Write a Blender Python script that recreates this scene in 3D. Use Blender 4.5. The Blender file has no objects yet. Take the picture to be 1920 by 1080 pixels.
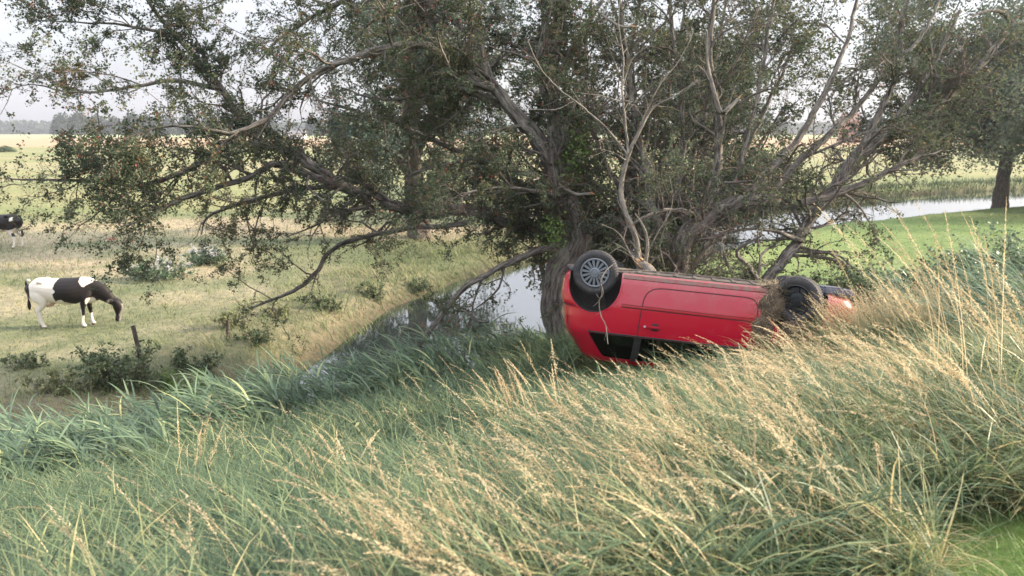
import bpy, bmesh, math, random
import numpy as np
from mathutils import Vector, Matrix
RS = np.random.RandomState(7)
random.seed(7)
scene = bpy.context.scene
# ------------------------------------------------------------------ camera
CAMZ = 5.2
PITCH = math.atan(295/1440)
cam_d = bpy.data.cameras.new('camera'); cam = bpy.data.objects.new('camera', cam_d)
scene.collection.objects.link(cam); scene.camera = cam
cam.location = (0, 0, CAMZ); cam.rotation_euler = (math.pi/2-PITCH, 0, 0)
cam_d.sensor_width = 36; cam_d.lens = 27; cam_d.clip_end = 6000; cam_d.clip_start = 0.05
cam_d.dof.use_dof = True; cam_d.dof.focus_distance = 7.0; cam_d.dof.aperture_fstop = 2.6
# ------------------------------------------------------------------ world + sun
SUN_EL, SUN_AZ = math.radians(20), math.radians(82)      # azimuth clockwise from +Y
world = bpy.data.worlds.new("World"); scene.world = world; world.use_nodes = True
nt = world.node_tree; nt.nodes.clear()
sky = nt.nodes.new('ShaderNodeTexSky'); sky.sky_type = 'NISHITA'; sky.sun_disc = False
sky.sun_elevation = SUN_EL; sky.sun_rotation = SUN_AZ
sky.air_density = 1.0; sky.dust_density = 2.5; sky.ozone_density = 1.0
hs = nt.nodes.new('ShaderNodeHueSaturation'); hs.inputs['Saturation'].default_value = 0.45
# thin high cloud veil
tc = nt.nodes.new('ShaderNodeTexCoord'); mp = nt.nodes.new('ShaderNodeMapping'); mp.inputs['Scale'].default_value = (1, 1, 3.5)
nz = nt.nodes.new('ShaderNodeTexNoise'); nz.inputs['Scale'].default_value = 2.2; nz.inputs['Detail'].default_value = 5
rmp = nt.nodes.new('ShaderNodeMapRange'); rmp.inputs[1].default_value = .35; rmp.inputs[2].default_value = .75; rmp.inputs[3].default_value = .5; rmp.inputs[4].default_value = 1.0
mixc = nt.nodes.new('ShaderNodeMix'); mixc.data_type = 'RGBA'
sx = nt.nodes.new('ShaderNodeSeparateXYZ'); el = nt.nodes.new('ShaderNodeMapRange'); el.inputs[1].default_value = .06; el.inputs[2].default_value = .75; el.inputs[3].default_value = 1.75; el.inputs[4].default_value = 9.5
vm = nt.nodes.new('ShaderNodeVectorMath'); vm.operation = 'SCALE'; vm.inputs[0].default_value = (.95, .98, 1.09)   # veil brighter towards the zenith, like any thin overcast
nt.links.new(tc.outputs['Generated'], sx.inputs[0]); nt.links.new(sx.outputs['Z'], el.inputs[0]); nt.links.new(el.outputs[0], vm.inputs['Scale']); nt.links.new(vm.outputs[0], mixc.inputs[7])
bg = nt.nodes.new('ShaderNodeBackground'); bg.inputs['Strength'].default_value = 0.10
wo = nt.nodes.new('ShaderNodeOutputWorld')
L = nt.links.new
L(sky.outputs[0], hs.inputs['Color']); L(tc.outputs['Generated'], mp.inputs[0]); L(mp.outputs[0], nz.inputs['Vector'])
L(nz.outputs[0], rmp.inputs[0]); L(rmp.outputs[0], mixc.inputs[0]); L(hs.outputs[0], mixc.inputs[6])
L(mixc.outputs[2], bg.inputs[0]); L(bg.outputs[0], wo.inputs[0])
sd = bpy.data.lights.new('sun', 'SUN'); sun = bpy.data.objects.new('sun', sd); scene.collection.objects.link(sun)
sd.energy = 3.6; sd.angle = math.radians(4); sd.color = (1.0, .83, .62)
sdir = Vector((math.sin(SUN_AZ)*math.cos(SUN_EL), math.cos(SUN_AZ)*math.cos(SUN_EL), math.sin(SUN_EL)))
sun.rotation_euler = sdir.to_track_quat('Z', 'Y').to_euler()
scene.view_settings.view_transform = 'Standard'; scene.view_settings.look = 'None'
scene.view_settings.exposure = 1.84; scene.view_settings.gamma = 1
# ------------------------------------------------------------------ helpers
COL = scene.collection
_c, _s = math.cos(PITCH), math.sin(PITCH)
def P(px, py, d):
    "world point seen at photo pixel (px,py) at distance d along the view axis"
    u = (px-960)/1440*d; v = (540-py)/1440*d
    return np.array([u, d*_c+v*_s, CAMZ-d*_s+v*_c])
def tag(o, label=None, cat=None, group=None, kind=None):
    if label: o['label'] = label
    if cat: o['category'] = cat
    if group: o['group'] = group
    if kind: o['kind'] = kind
    return o
def empty(name, loc=(0, 0, 0), label=None, cat=None, group=None):
    o = bpy.data.objects.new(name, None); o.empty_display_size = .2; COL.objects.link(o); o.location = loc
    return tag(o, label, cat, group)
def mesh_np(name, V, F, mats, parent=None, attrs=None, smooth=False, fmat=None):
    """V (n,3); F (m,k) int array or list of such arrays"""
    if not isinstance(F, list): F = [F]
    F = [f for f in F if len(f)]
    me = bpy.data.meshes.new(name)
    me.vertices.add(len(V)); me.vertices.foreach_set('co', np.ascontiguousarray(V, dtype=np.float32).ravel())
    nl = sum(f.size for f in F); nf = sum(len(f) for f in F)
    me.loops.add(nl); me.polygons.add(nf)
    me.loops.foreach_set('vertex_index', np.concatenate([f.ravel() for f in F]).astype(np.int32))
    tot = np.concatenate([np.full(len(f), f.shape[1]) for f in F]); st = np.concatenate([[0], np.cumsum(tot)[:-1]])
    me.polygons.foreach_set('loop_start', st.astype(np.int32))
    if fmat is not None: me.polygons.foreach_set('material_index', fmat.astype(np.int32))
    me.polygons.foreach_set('use_smooth', np.full(nf, smooth))
    me.update(calc_edges=True)
    for k, a in (attrs or {}).items():
        if a.ndim == 1:
            at = me.attributes.new(k, 'FLOAT', 'POINT'); at.data.foreach_set('value', a.astype(np.float32))
        else:
            at = me.attributes.new(k, 'FLOAT_COLOR', 'POINT'); at.data.foreach_set('color', a.astype(np.float32).ravel())
    if not isinstance(mats, (list, tuple)): mats = [mats]
    for m in mats: me.materials.append(m)
    o = bpy.data.objects.new(name, me); COL.objects.link(o)
    if parent: o.parent = parent
    return o
def bm_obj(name, bm, mats, parent=None, smooth=True, angle=35):
    me = bpy.data.meshes.new(name); bmesh.ops.recalc_face_normals(bm, faces=bm.faces[:]); bm.to_mesh(me); bm.free()
    if smooth:
        me.polygons.foreach_set('use_smooth', np.full(len(me.polygons), True)); me.set_sharp_from_angle(angle=math.radians(angle))
    if not isinstance(mats, (list, tuple)): mats = [mats]
    for m in mats: me.materials.append(m)
    o = bpy.data.objects.new(name, me); COL.objects.link(o)
    if parent: o.parent = parent
    return o
def add_box(bm, c, s, M=None, bev=0):
    r = bmesh.ops.create_cube(bm, size=1); vs = r['verts']
    bmesh.ops.scale(bm, vec=s, verts=vs); bmesh.ops.translate(bm, vec=c, verts=vs)
    if bev:
        es = list({e for v in vs for e in v.link_edges}); bmesh.ops.bevel(bm, geom=es, offset=bev, segments=2, affect='EDGES')
    return vs
def lathe(bm, prof, n=48, axis='y', c=(0, 0, 0)):
    "prof list of (r, h) revolved about the y axis through c; closed loop when first==last"
    rings = []
    for r, h in prof:
        ring = []
        for k in range(n):
            a = 2*math.pi*k/n
            ring.append(bm.verts.new((c[0]+r*math.cos(a), c[1]+h, c[2]+r*math.sin(a))))
        rings.append(ring)
    for a, b in zip(rings[:-1], rings[1:]):
        for k in range(n): bm.faces.new((a[k], a[(k+1) % n], b[(k+1) % n], b[k]))
    return rings
# ---- noise
def _h(ix, iy, seed):
    n = (ix.astype(np.int64)*374761393 + iy.astype(np.int64)*668265263 + seed*1442695041) & 0xffffffff
    n = ((n ^ (n >> 13))*1274126177) & 0xffffffff
    return ((n ^ (n >> 16)) & 0xffff)/65535.
def vnoise(x, y, sc, seed=0):
    x = np.asarray(x, float)/sc; y = np.asarray(y, float)/sc
    ix = np.floor(x); iy = np.floor(y); fx = x-ix; fy = y-iy; fx = fx*fx*(3-2*fx); fy = fy*fy*(3-2*fy)
    a = _h(ix, iy, seed); b = _h(ix+1, iy, seed); c = _h(ix, iy+1, seed); d = _h(ix+1, iy+1, seed)
    return (a*(1-fx)+b*fx)*(1-fy)+(c*(1-fx)+d*fx)*fy
def fbm(x, y, sc, seed=0, o=4):
    return sum(vnoise(x, y, sc/2**k, seed+k)*.5**k for k in range(o))/sum(.5**k for k in range(o))
def sstep(a, b, x):
    t = np.clip((x-a)/(b-a), 0, 1); return t*t*(3-2*t)
# ------------------------------------------------------------------ materials
def mat(name):
    m = bpy.data.materials.new(name); m.use_nodes = True; n = m.node_tree; n.nodes.clear()
    return m, n, n.nodes.new('ShaderNodeOutputMaterial')
def ramp_node(n, stops):
    r = n.nodes.new('ShaderNodeValToRGB'); e = r.color_ramp.elements
    while len(e) < len(stops): e.new(.5)
    for k, (p, c) in enumerate(stops): e[k].position = p; e[k].color = (*c, 1)
    return r
def leaf_mat(name, stops, trans=.35, rough=.5, spec=.3, seed=None):
    "plant tissue: colour from the per-plant 'tint' value, light passes through"
    m, n, out = mat(name)
    at = n.nodes.new('ShaderNodeAttribute'); at.attribute_name = 'tint'
    r = ramp_node(n, stops); n.links.new(at.outputs['Fac'], r.inputs[0])
    p = n.nodes.new('ShaderNodeBsdfPrincipled'); p.inputs['Roughness'].default_value = rough; p.inputs['Specular IOR Level'].default_value = spec
    t = n.nodes.new('ShaderNodeBsdfTranslucent'); mx = n.nodes.new('ShaderNodeMixShader'); mx.inputs[0].default_value = trans
    n.links.new(r.outputs[0], p.inputs['Base Color']); n.links.new(r.outputs[0], t.inputs[0])
    n.links.new(p.outputs[0], mx.inputs[1]); n.links.new(t.outputs[0], mx.inputs[2]); n.links.new(mx.outputs[0], out.inputs[0])
    return m
def pbr(name, col, rough=.5, metal=0, coat=0, noise=None, bump=None, spec=.5, sheen=0):
    "noise=(scale, colour2, contrast lo, hi); bump=(scale, strength)"
    m, n, out = mat(name); p = n.nodes.new('ShaderNodeBsdfPrincipled')
    p.inputs['Base Color'].default_value = (*col, 1); p.inputs['Roughness'].default_value = rough; p.inputs['Metallic'].default_value = metal
    p.inputs['Coat Weight'].default_value = coat; p.inputs['Coat Roughness'].default_value = .04; p.inputs['Specular IOR Level'].default_value = spec
    t = n.nodes.new('ShaderNodeTexCoord')
    if noise:
        z = n.nodes.new('ShaderNodeTexNoise'); z.inputs['Scale'].default_value = noise[0]; z.inputs['Detail'].default_value = 6; z.inputs['Roughness'].default_value = .65
        r = ramp_node(n, [(noise[2], col), (noise[3], noise[1])]); n.links.new(t.outputs['Object'], z.inputs['Vector'])
        n.links.new(z.outputs[0], r.inputs[0]); n.links.new(r.outputs[0], p.inputs['Base Color'])
    if bump:
        z = n.nodes.new('ShaderNodeTexNoise'); z.inputs['Scale'].default_value = bump[0]; z.inputs['Detail'].default_value = 5
        b = n.nodes.new('ShaderNodeBump'); b.inputs['Strength'].default_value = bump[1]; b.inputs['Distance'].default_value = .02
        n.links.new(t.outputs['Object'], z.inputs['Vector']); n.links.new(z.outputs[0], b.inputs['Height']); n.links.new(b.outputs[0], p.inputs['Normal'])
    n.links.new(p.outputs[0], out.inputs[0]); return m
def bark_mat(name, c1, c2, c3):
    m, n, out = mat(name); p = n.nodes.new('ShaderNodeBsdfPrincipled'); p.inputs['Roughness'].default_value = .85; p.inputs['Specular IOR Level'].default_value = .2
    t = n.nodes.new('ShaderNodeTexCoord'); w = n.nodes.new('ShaderNodeAttribute'); w.attribute_name = 'bark'
    z = n.nodes.new('ShaderNodeTexNoise'); z.inputs['Scale'].default_value = 1.0; z.inputs['Detail'].default_value = 6; z.inputs['Roughness'].default_value = .7
    n.links.new(w.outputs['Vector'], z.inputs['Vector'])
    r = ramp_node(n, [(.38, c1), (.52, c2), (.66, c3)]); n.links.new(z.outputs[0], r.inputs[0]); n.links.new(r.outputs[0], p.inputs['Base Color'])
    b = n.nodes.new('ShaderNodeBump'); b.inputs['Strength'].default_value = 1.0; b.inputs['Distance'].default_value = .07
    n.links.new(z.outputs[0], b.inputs['Height']); n.links.new(b.outputs[0], p.inputs['Normal']); n.links.new(p.outputs[0], out.inputs[0]); return m
GREEN_GRASS = [(0, (.026, .050, .026)), (.35, (.078, .130, .068)), (.62, (.165, .225, .115)), (.82, (.33, .34, .15)), (1, (.56, .45, .24))]
M = {}
M['grass'] = leaf_mat('long_grass', GREEN_GRASS, .35, .45, .35)
M['straw'] = leaf_mat('dry_grass', [(0, (.28, .21, .12)), (.5, (.58, .46, .28)), (1, (.82, .69, .46))], .4, .6, .2)
M['reed'] = leaf_mat('reed_leaf', [(0, (.05, .085, .05)), (.5, (.13, .20, .12)), (.85, (.24, .32, .18)), (1, (.40, .42, .20))], .35, .38, .45)
M['field'] = leaf_mat('pasture_grass', [(0, (.09, .12, .05)), (.4, (.15, .185, .08)), (.7, (.25, .25, .13)), (1, (.36, .31, .20))], .3, .6, .2)
M['haw_leaf'] = leaf_mat('hawthorn_leaf', [(0, (.040, .058, .038)), (.5, (.085, .115, .065)), (.78, (.15, .17, .085)), (.9, (.20, .12, .07)), (1, (.28, .20, .10))], .3, .65, .12)
M['will_leaf'] = leaf_mat('willow_leaf', [(0, (.035, .06, .045)), (.6, (.07, .10, .075)), (1, (.13, .16, .10))], .3, .5, .3)
M['pale_leaf'] = leaf_mat('pale_leaf', [(0, (.07, .095, .07)), (.6, (.125, .155, .11)), (1, (.20, .20, .13))], .35, .7, .1)
M['far_leaf'] = leaf_mat('far_tree_leaf', [(0, (.03, .05, .035)), (.6, (.05, .075, .045)), (1, (.10, .10, .06))], .2, .6, .2)
M['weed'] = leaf_mat('weed_leaf', [(0, (.045, .07, .035)), (.6, (.105, .145, .07)), (1, (.21, .23, .11))], .3, .5, .3)
M['fresh'] = leaf_mat('fresh_leaf', [(0, (.10, .17, .04)), (1, (.22, .32, .09))], .4, .5, .3)
M['berry'] = pbr('haw_berry', (.30, .07, .045), .6)
M['flower'] = leaf_mat('pale_flower', [(0, (.38, .38, .40)), (1, (.58, .57, .58))], .4, .6, .2)
M['bark'] = bark_mat('hawthorn_bark', (.06, .052, .047), (.20, .178, .155), (.36, .33, .29))
M['twig'] = bark_mat('hawthorn_twig', (.09, .075, .065), (.20, .175, .15), (.34, .30, .26))
M['deadwood'] = bark_mat('dead_wood', (.13, .11, .09), (.25, .225, .19), (.38, .35, .30))
M['farbark'] = bark_mat('far_bark', (.05, .04, .035), (.12, .10, .085), (.20, .17, .15))
M['splinter'] = pbr('split_wood', (.55, .35, .18), .8, noise=(30, (.30, .15, .07), .4, .6))
# ------------------------------------------------------------------ terrain
CAN = np.array([(-42, -16, 2.2), (-26, -2.5, 2.2), (-12.8, 6.6, 1.5), (-7.8, 10.4, 1.6), (-3.7, 14.5, 2.1), (-1.8, 19.3, 2.9), (-.8, 24, 3.1), (1, 28.5, 3.1), (6.2, 37, 3.4), (16, 48.2, 4.0), (28, 58.5, 6.0), (41, 66, 6.6), (60, 74, 6.6), (90, 84, 6), (200, 120, 5), (500, 250, 6)])
def canal(x, y):
    "signed distance to the water's edge (negative in the channel)"
    x = np.asarray(x, float); y = np.asarray(y, float); best = np.full(x.shape, 1e9)
    for a, b in zip(CAN[:-1], CAN[1:]):
        dx, dy = b[0]-a[0], b[1]-a[1]; t = np.clip(((x-a[0])*dx+(y-a[1])*dy)/(dx*dx+dy*dy), 0, 1)
        d = np.hypot(x-a[0]-t*dx, y-a[1]-t*dy)-(a[2]+t*(b[2]-a[2])); best = np.minimum(best, d)
    return best
def dyke_s(x, y): return -.5*x+.866*y
SZ = np.array([(-80, 3.45), (-3, 3.6), (1.3, 3.58), (2.6, 3.35), (4.5, 2.75), (6.7, 2.08), (8.6, 1.45), (10.4, .75), (12.2, .22), (15, .03), (22, 0), (5000, 0)])
def H(x, y):
    x = np.asarray(x, float); y = np.asarray(y, float)
    s = dyke_s(x, y)+(fbm(x, y, 5, 3)-.5)*.9
    z = np.interp(s, SZ[:, 0], SZ[:, 1])
    far = sstep(40, 120, np.hypot(x, y))
    z = z+.55*np.exp(-((x-1.2)**2+(y-13.2)**2)/2.2**2)+.35*np.exp(-((x-3.4)**2+(y-12.4)**2)/2.0**2)
    z = z+(fbm(x, y, 6, 11)-.5)*.35*(1-far)*sstep(1.5, 4, s)+(fbm(x, y, 1.1, 21)-.5)*.12*(1-far)*sstep(1.2, 3, s)
    c = canal(x, y)
    bank = sstep(-1.1, 1.5, c)
    z = z*bank+(-1.3)*(1-bank)
    z = z+.22*np.exp(-((c-2.6)/1.2)**2)*(1-far)*(fbm(x, y, 2.5, 5)-.1)
    return z
WATER_Z = -.62
# near tree islands: keep the shore firm under the tree
gx = np.concatenate([-(50*1.06**np.arange(78))[::-1], np.arange(-48, 52, .42), 52*1.06**np.arange(78)])
gy = np.concatenate([-(14*1.09**np.arange(40))[::-1], np.arange(-12, 74, .42), 75*1.028**np.arange(140)])
GX, GY = np.meshgrid(gx, gy)
GZ = H(GX, GY); V = np.stack([GX, GY, GZ], -1).reshape(-1, 3)
nx, ny = len(gx), len(gy)
ii = (np.arange(ny-1)[:, None]*nx+np.arange(nx-1)[None]).ravel()
Fq = np.stack([ii, ii+1, ii+nx+1, ii+nx], -1)
def zone(x, y):
    "albedo of the sward: bank, lawn, pasture patches, dry strips, stubble, far meadow"
    c = canal(x, y); s = dyke_s(x, y); d = np.hypot(x, y)
    n1 = fbm(x, y*2.2, 9, 31); n2 = fbm(x, y, 2.2, 37); n3 = fbm(x*.35, y*1.6, 22, 41)
    pg = np.array([.15, .165, .09]); ps = np.array([.31, .27, .18]); lawn = np.array([.145, .195, .07])
    soil = np.array([.055, .045, .032]); bankc = np.array([.07, .09, .035]); stub = np.array([.34, .25, .15]); mead = np.array([.205, .215, .10])
    k = sstep(.38, .62, .55*n1+.45*n2)[..., None]
    col = pg*(1-k)+ps*k
    k = sstep(46, 58, d+(n3-.5)*16)[..., None]; m2 = mead*(1-sstep(.45, .7, n3)[..., None]*.35)+ps*sstep(.45, .7, n3)[..., None]*.35
    col = col*(1-k)+m2*k
    k = (sstep(.5, .7, n3)*(sstep(24, 30, d)*(1-sstep(52, 60, d))))[..., None]*.8; col = col*(1-k)+ps*1.05*k
    k = sstep(248, 262, y+(n1-.5)*8)[..., None]; col = col*(1-k)+stub*k
    k = sstep(560, 580, y)[..., None]; col = col*(1-k)+np.array([.30, .33, .16])*k
    # near side of the water, right hand: mown green lawn
    side = np.interp(x, [-20, -13, -8, -4, -2, -1, 1, 6, 16, 29, 40, 80, 200, 500], [2.2, 6.5, 10.3, 15.0, 19, 24, 28.5, 37, 48, 59.1, 65.6, 80.7, 120, 250])-y
    right = sstep(0, .5, side)*sstep(14, 17, s)*sstep(.2, .6, c)
    k = right[..., None]; col = col*(1-k)+lawn*(.85+.3*n2[..., None])*k
    bk = (1-sstep(9, 16, s))[..., None]*sstep(0, .5, side)[..., None]; col = col*(1-bk)+bankc*bk
    top = (1-sstep(1.3, 1.9, s))[..., None]; col = col*(1-top)+np.array([.11, .18, .05])*top
    e = (1-sstep(.1, 1.3, c))[..., None]; col = col*(1-e)+soil*.8*e
    fb = (np.clip(1-np.abs(c-2.2)/2.6, 0, 1)*(side < 0)*(d < 60)*(.35+.65*n2))[..., None]; col = col*(1-fb)+np.array([.09, .095, .05])*fb
    # trampled bare path on the far bank, left
    cx = np.exp(-((x+9.6)/2.8)**2-((y-13.6-.2*(x+9.4))/.8)**2)[..., None]; cx = np.clip(cx*1.3, 0, .85)
    col = col*(1-cx)+np.array([.15, .13, .10])*cx
    return col
zc = zone(GX, GY).reshape(-1, 3); zc = np.concatenate([zc, np.ones((len(zc), 1))], 1)
m, n, out = mat('ground_sward'); p = n.nodes.new('ShaderNodeBsdfPrincipled'); p.inputs['Roughness'].default_value = .9; p.inputs['Specular IOR Level'].default_value = .15
at = n.nodes.new('ShaderNodeAttribute'); at.attribute_name = 'zone'; geo = n.nodes.new('ShaderNodeNewGeometry')
z1 = n.nodes.new('ShaderNodeTexNoise'); z1.inputs['Scale'].default_value = 3.5; z1.inputs['Detail'].default_value = 8; z1.inputs['Roughness'].default_value = .75
mpn = n.nodes.new('ShaderNodeMapping'); mpn.inputs['Scale'].default_value = (.035, .09, 1); z2 = n.nodes.new('ShaderNodeTexNoise'); z2.inputs['Scale'].default_value = 1; z2.inputs['Detail'].default_value = 7
n.links.new(geo.outputs['Position'], z1.inputs['Vector']); n.links.new(geo.outputs['Position'], mpn.inputs[0]); n.links.new(mpn.outputs[0], z2.inputs['Vector'])
r1 = ramp_node(n, [(.28, (.45, .52, .5)), (.5, (1, 1, 1)), (.74, (1.55, 1.4, 1.3))]); n.links.new(z1.outputs[0], r1.inputs[0])
r2 = ramp_node(n, [(.35, (.82, .9, .85)), (.65, (1.18, 1.06, 1.1))]); n.links.new(z2.outputs[0], r2.inputs[0])
mu = n.nodes.new('ShaderNodeMix'); mu.data_type = 'RGBA'; mu.blend_type = 'MULTIPLY'; mu.inputs[0].default_value = 1
mu2 = n.nodes.new('ShaderNodeMix'); mu2.data_type = 'RGBA'; mu2.blend_type = 'MULTIPLY'; mu2.inputs[0].default_value = 1
n.links.new(at.outputs['Color'], mu.inputs[6]); n.links.new(r1.outputs[0], mu.inputs[7]); n.links.new(mu.outputs[2], mu2.inputs[6]); n.links.new(r2.outputs[0], mu2.inputs[7])
n.links.new(mu2.outputs[2], p.inputs['Base Color'])
b = n.nodes.new('ShaderNodeBump'); b.inputs['Strength'].default_value = .8; b.inputs['Distance'].default_value = .12; n.links.new(z1.outputs[0], b.inputs['Height']); n.links.new(b.outputs[0], p.inputs['Normal'])
n.links.new(p.outputs[0], out.inputs[0]); M['ground'] = m
ground = mesh_np('ground', V, Fq, M['ground'], attrs={'zone': zc}, smooth=True); tag(ground, 'grassy dyke slope falling to the canal with pasture beyond', 'ground', kind='structure')
# water: one strip following the channel
m, n, out = mat('canal_water'); p = n.nodes.new('ShaderNodeBsdfPrincipled'); p.inputs['Base Color'].default_value = (.018, .024, .022, 1); p.inputs['Roughness'].default_value = .03
p.inputs['IOR'].default_value = 1.333; p.inputs['Specular IOR Level'].default_value = .9; p.inputs['Coat Weight'].default_value = .6; p.inputs['Coat Roughness'].default_value = .02
geo = n.nodes.new('ShaderNodeNewGeometry'); z1 = n.nodes.new('ShaderNodeTexNoise'); z1.inputs['Scale'].default_value = .9; z1.inputs['Detail'].default_value = 3
b = n.nodes.new('ShaderNodeBump'); b.inputs['Strength'].default_value = .02; b.inputs['Distance'].default_value = .3
n.links.new(geo.outputs['Position'], z1.inputs['Vector']); n.links.new(z1.outputs[0], b.inputs['Height']); n.links.new(b.outputs[0], p.inputs['Normal']); n.links.new(p.outputs[0], out.inputs[0]); M['water'] = m
cc = CAN[:, :2]; tg = np.gradient(cc, axis=0); tg /= np.linalg.norm(tg, axis=1)[:, None]; nm = np.stack([-tg[:, 1], tg[:, 0]], 1); hw = CAN[:, 2:3]+2.5
Lf = cc+nm*hw; Rt = cc-nm*hw; V = np.zeros((len(cc)*2, 3)); V[0::2, :2] = Lf; V[1::2, :2] = Rt; V[:, 2] = WATER_Z
k = np.arange(len(cc)-1)*2; water = mesh_np('water', V, np.stack([k, k+1, k+3, k+2], 1), M['water']); tag(water, 'still grey blue canal water mirroring the sky', 'water', kind='structure')
# ------------------------------------------------------------------ batched plant geometry
def ribbons(root, az, length, th0, th1, width, K=5, tint=None, twist=None, pw=1.0, roll=None):
    N = len(root); t = np.linspace(0, 1, K); seg = (length/(K-1))[:, None]
    th = th0[:, None]+(th1-th0)[:, None]*t[None]**pw
    thm = (th[:, 1:]+th[:, :-1])/2
    azc = az[:, None]+(0 if twist is None else twist[:, None]*t[None, 1:])
    st = np.stack([np.cos(azc)*np.sin(thm)*seg, np.sin(azc)*np.sin(thm)*seg, np.cos(thm)*seg], -1)
    path = np.concatenate([root[:, None], root[:, None]+np.cumsum(st, 1)], 1)
    sa = az+math.pi/2+(RS.uniform(-.9, .9, N) if roll is None else roll)
    side = np.stack([np.cos(sa), np.sin(sa), RS.uniform(-.35, .35, N)], -1)
    wp = width[:, None]*np.minimum(1, (.55+1.6*t)[None])*(1-t[None]**2.2)+.0002
    A = path-side[:, None]*wp[..., None]/2; B = path+side[:, None]*wp[..., None]/2
    V = np.stack([A, B], 2).reshape(-1, 3)
    base = (np.arange(N)*K*2)[:, None]+(np.arange(K-1)*2)[None]; base = base.ravel()
    F = np.stack([base, base+1, base+3, base+2], 1)
    tt = None if tint is None else np.repeat(tint, K*2)
    return V, F, tt, path
def rhombi(c, d, w, tint, flat=None):
    "leaf shaped quads: centre c, direction*length d, width vector w"
    V = np.stack([c-d/2, c-d*.05+w/2, c+d/2, c-d*.05-w/2], 1).reshape(-1, 3)
    k = np.arange(len(c))*4; return V, np.stack([k, k+1, k+2, k+3], 1), np.repeat(tint, 4)
def rdir(n, zs=1.0):
    v = RS.normal(size=(n, 3)); v[:, 2] *= zs; return v/np.linalg.norm(v, axis=1)[:, None]
def rand_leaves(c, size, tint, aspect=.7, zs=.7):
    n = len(c); d = rdir(n, zs); w = np.cross(d, rdir(n)); w /= np.linalg.norm(w, axis=1)[:, None]+1e-9
    s = size*RS.uniform(.6, 1.3, n); return rhombi(c, d*s[:, None], w*(s*aspect)[:, None], tint)
def merge(parts):
    Vs, Fs, Ts, o = [], [], [], 0
    for V, F, T in parts: Vs.append(V); Fs.append(F+o); Ts.append(T); o += len(V)
    w = {f.shape[1] for f in Fs}
    return np.concatenate(Vs), np.concatenate(Fs), np.concatenate(Ts)
def plant_obj(name, parts, m, parent=None):
    V, F, T = merge(parts); return mesh_np(name, V, F, m, parent, {'tint': T})
def tubes(Pt, R, S=5):
    "Pt (n,K,3), R (n,K) -> capped-less tubes, attr bark coordinates"
    n, K, _ = Pt.shape
    T = np.gradient(Pt, axis=1); T /= np.linalg.norm(T, axis=2)[..., None]+1e-9
    mean = Pt[:, -1]-Pt[:, 0]; ref = np.where(np.abs(mean[:, 2:3]) > .8*np.linalg.norm(mean, axis=1)[:, None], np.array([[1., 0, 0]]), np.array([[0, 0, 1.]]))
    X = np.cross(T, ref[:, None]); X /= np.linalg.norm(X, axis=2)[..., None]+1e-9; Y = np.cross(T, X)
    a = np.arange(S)*2*math.pi/S
    ring = Pt[:, :, None]+R[:, :, None, None]*(np.cos(a)[None, None, :, None]*X[:, :, None]+np.sin(a)[None, None, :, None]*Y[:, :, None])
    V = ring.reshape(-1, 3)
    b = (np.arange(n)*K*S)[:, None, None]+(np.arange(K-1)*S)[None, :, None]+np.arange(S)[None, None]; b2 = (np.arange(n)*K*S)[:, None, None]+(np.arange(K-1)*S)[None, :, None]+((np.arange(S)+1) % S)[None, None]
    F = np.stack([b, b2, b2+S, b+S], -1).reshape(-1, 4)
    ln = np.concatenate([np.zeros((n, 1)), np.cumsum(np.linalg.norm(np.diff(Pt, axis=1), axis=2), 1)], 1)
    bk = np.stack([np.broadcast_to(np.cos(a)[None, None]*R[:, :, None]*22, (n, K, S)), np.broadcast_to(np.sin(a)[None, None]*R[:, :, None]*22, (n, K, S)), np.broadcast_to((ln*4.0)[:, :, None]+Pt[:, :1, :1]*3, (n, K, S)), np.ones((n, K, S))], -1).reshape(-1, 4)
    return V, F, bk
def smooth(ctrl, step=.10, gnarl=.02):
    "ctrl rows (x,y,z,r) -> resampled gnarled polyline"
    c = np.array(ctrl, float); c = np.concatenate([2*c[:1]-c[1:2], c, 2*c[-1:]-c[-2:-1]]); o = []
    for i in range(1, len(c)-2):
        p0, p1, p2, p3 = c[i-1:i+3]; n = max(2, int(np.linalg.norm(p2[:3]-p1[:3])/step))
        for t in np.arange(n)/n: o.append(.5*((2*p1)+(p2-p0)*t+(2*p0-5*p1+4*p2-p3)*t*t+(3*p1-p0-3*p2+p3)*t**3))
    o.append(c[-2]); o = np.array(o); o[:, 3] = np.maximum(o[:, 3], .003)
    w = np.cumsum(RS.normal(size=(len(o), 3)), 0)*.35; w -= np.linspace(0, 1, len(o))[:, None]*w[-1]
    o[:, :3] += w*gnarl+RS.normal(size=(len(o), 3))*gnarl*.35*np.minimum(1, o[:, 3:4]*10); return o
def trunk_mesh(name, paths, m, parent, S=14, fl=.12):
    parts = []; off = 0; Vs, Fs, Bs = [], [], []
    for o in paths:
        V, F, bk = tubes(o[None, :, :3], o[None, :, 3], S)
        K = len(o); ph = RS.uniform(0, 6); a = np.arange(S)*2*math.pi/S; l = np.arange(K)*.12
        mod = 1+fl*np.sin(3*a[None]+l[:, None]*1.1+ph)+fl*.7*np.sin(5*a[None]-l[:, None]*1.7+ph*2)+fl*.4*RS.normal(size=(K, S))
        ctr = np.repeat(o[:, None, :3], S, 1).reshape(-1, 3); V = ctr+(V-ctr)*mod.reshape(-1, 1)
        e = np.array([[len(V)-1-k for k in range(S)]]) if S > 4 else None
        Vs.append(V); Fs.append(F+off); Bs.append(bk); off += len(V)
    return mesh_np(name, np.concatenate(Vs), np.concatenate(Fs), m, parent, {'bark': np.concatenate(Bs)}, smooth=True)
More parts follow.
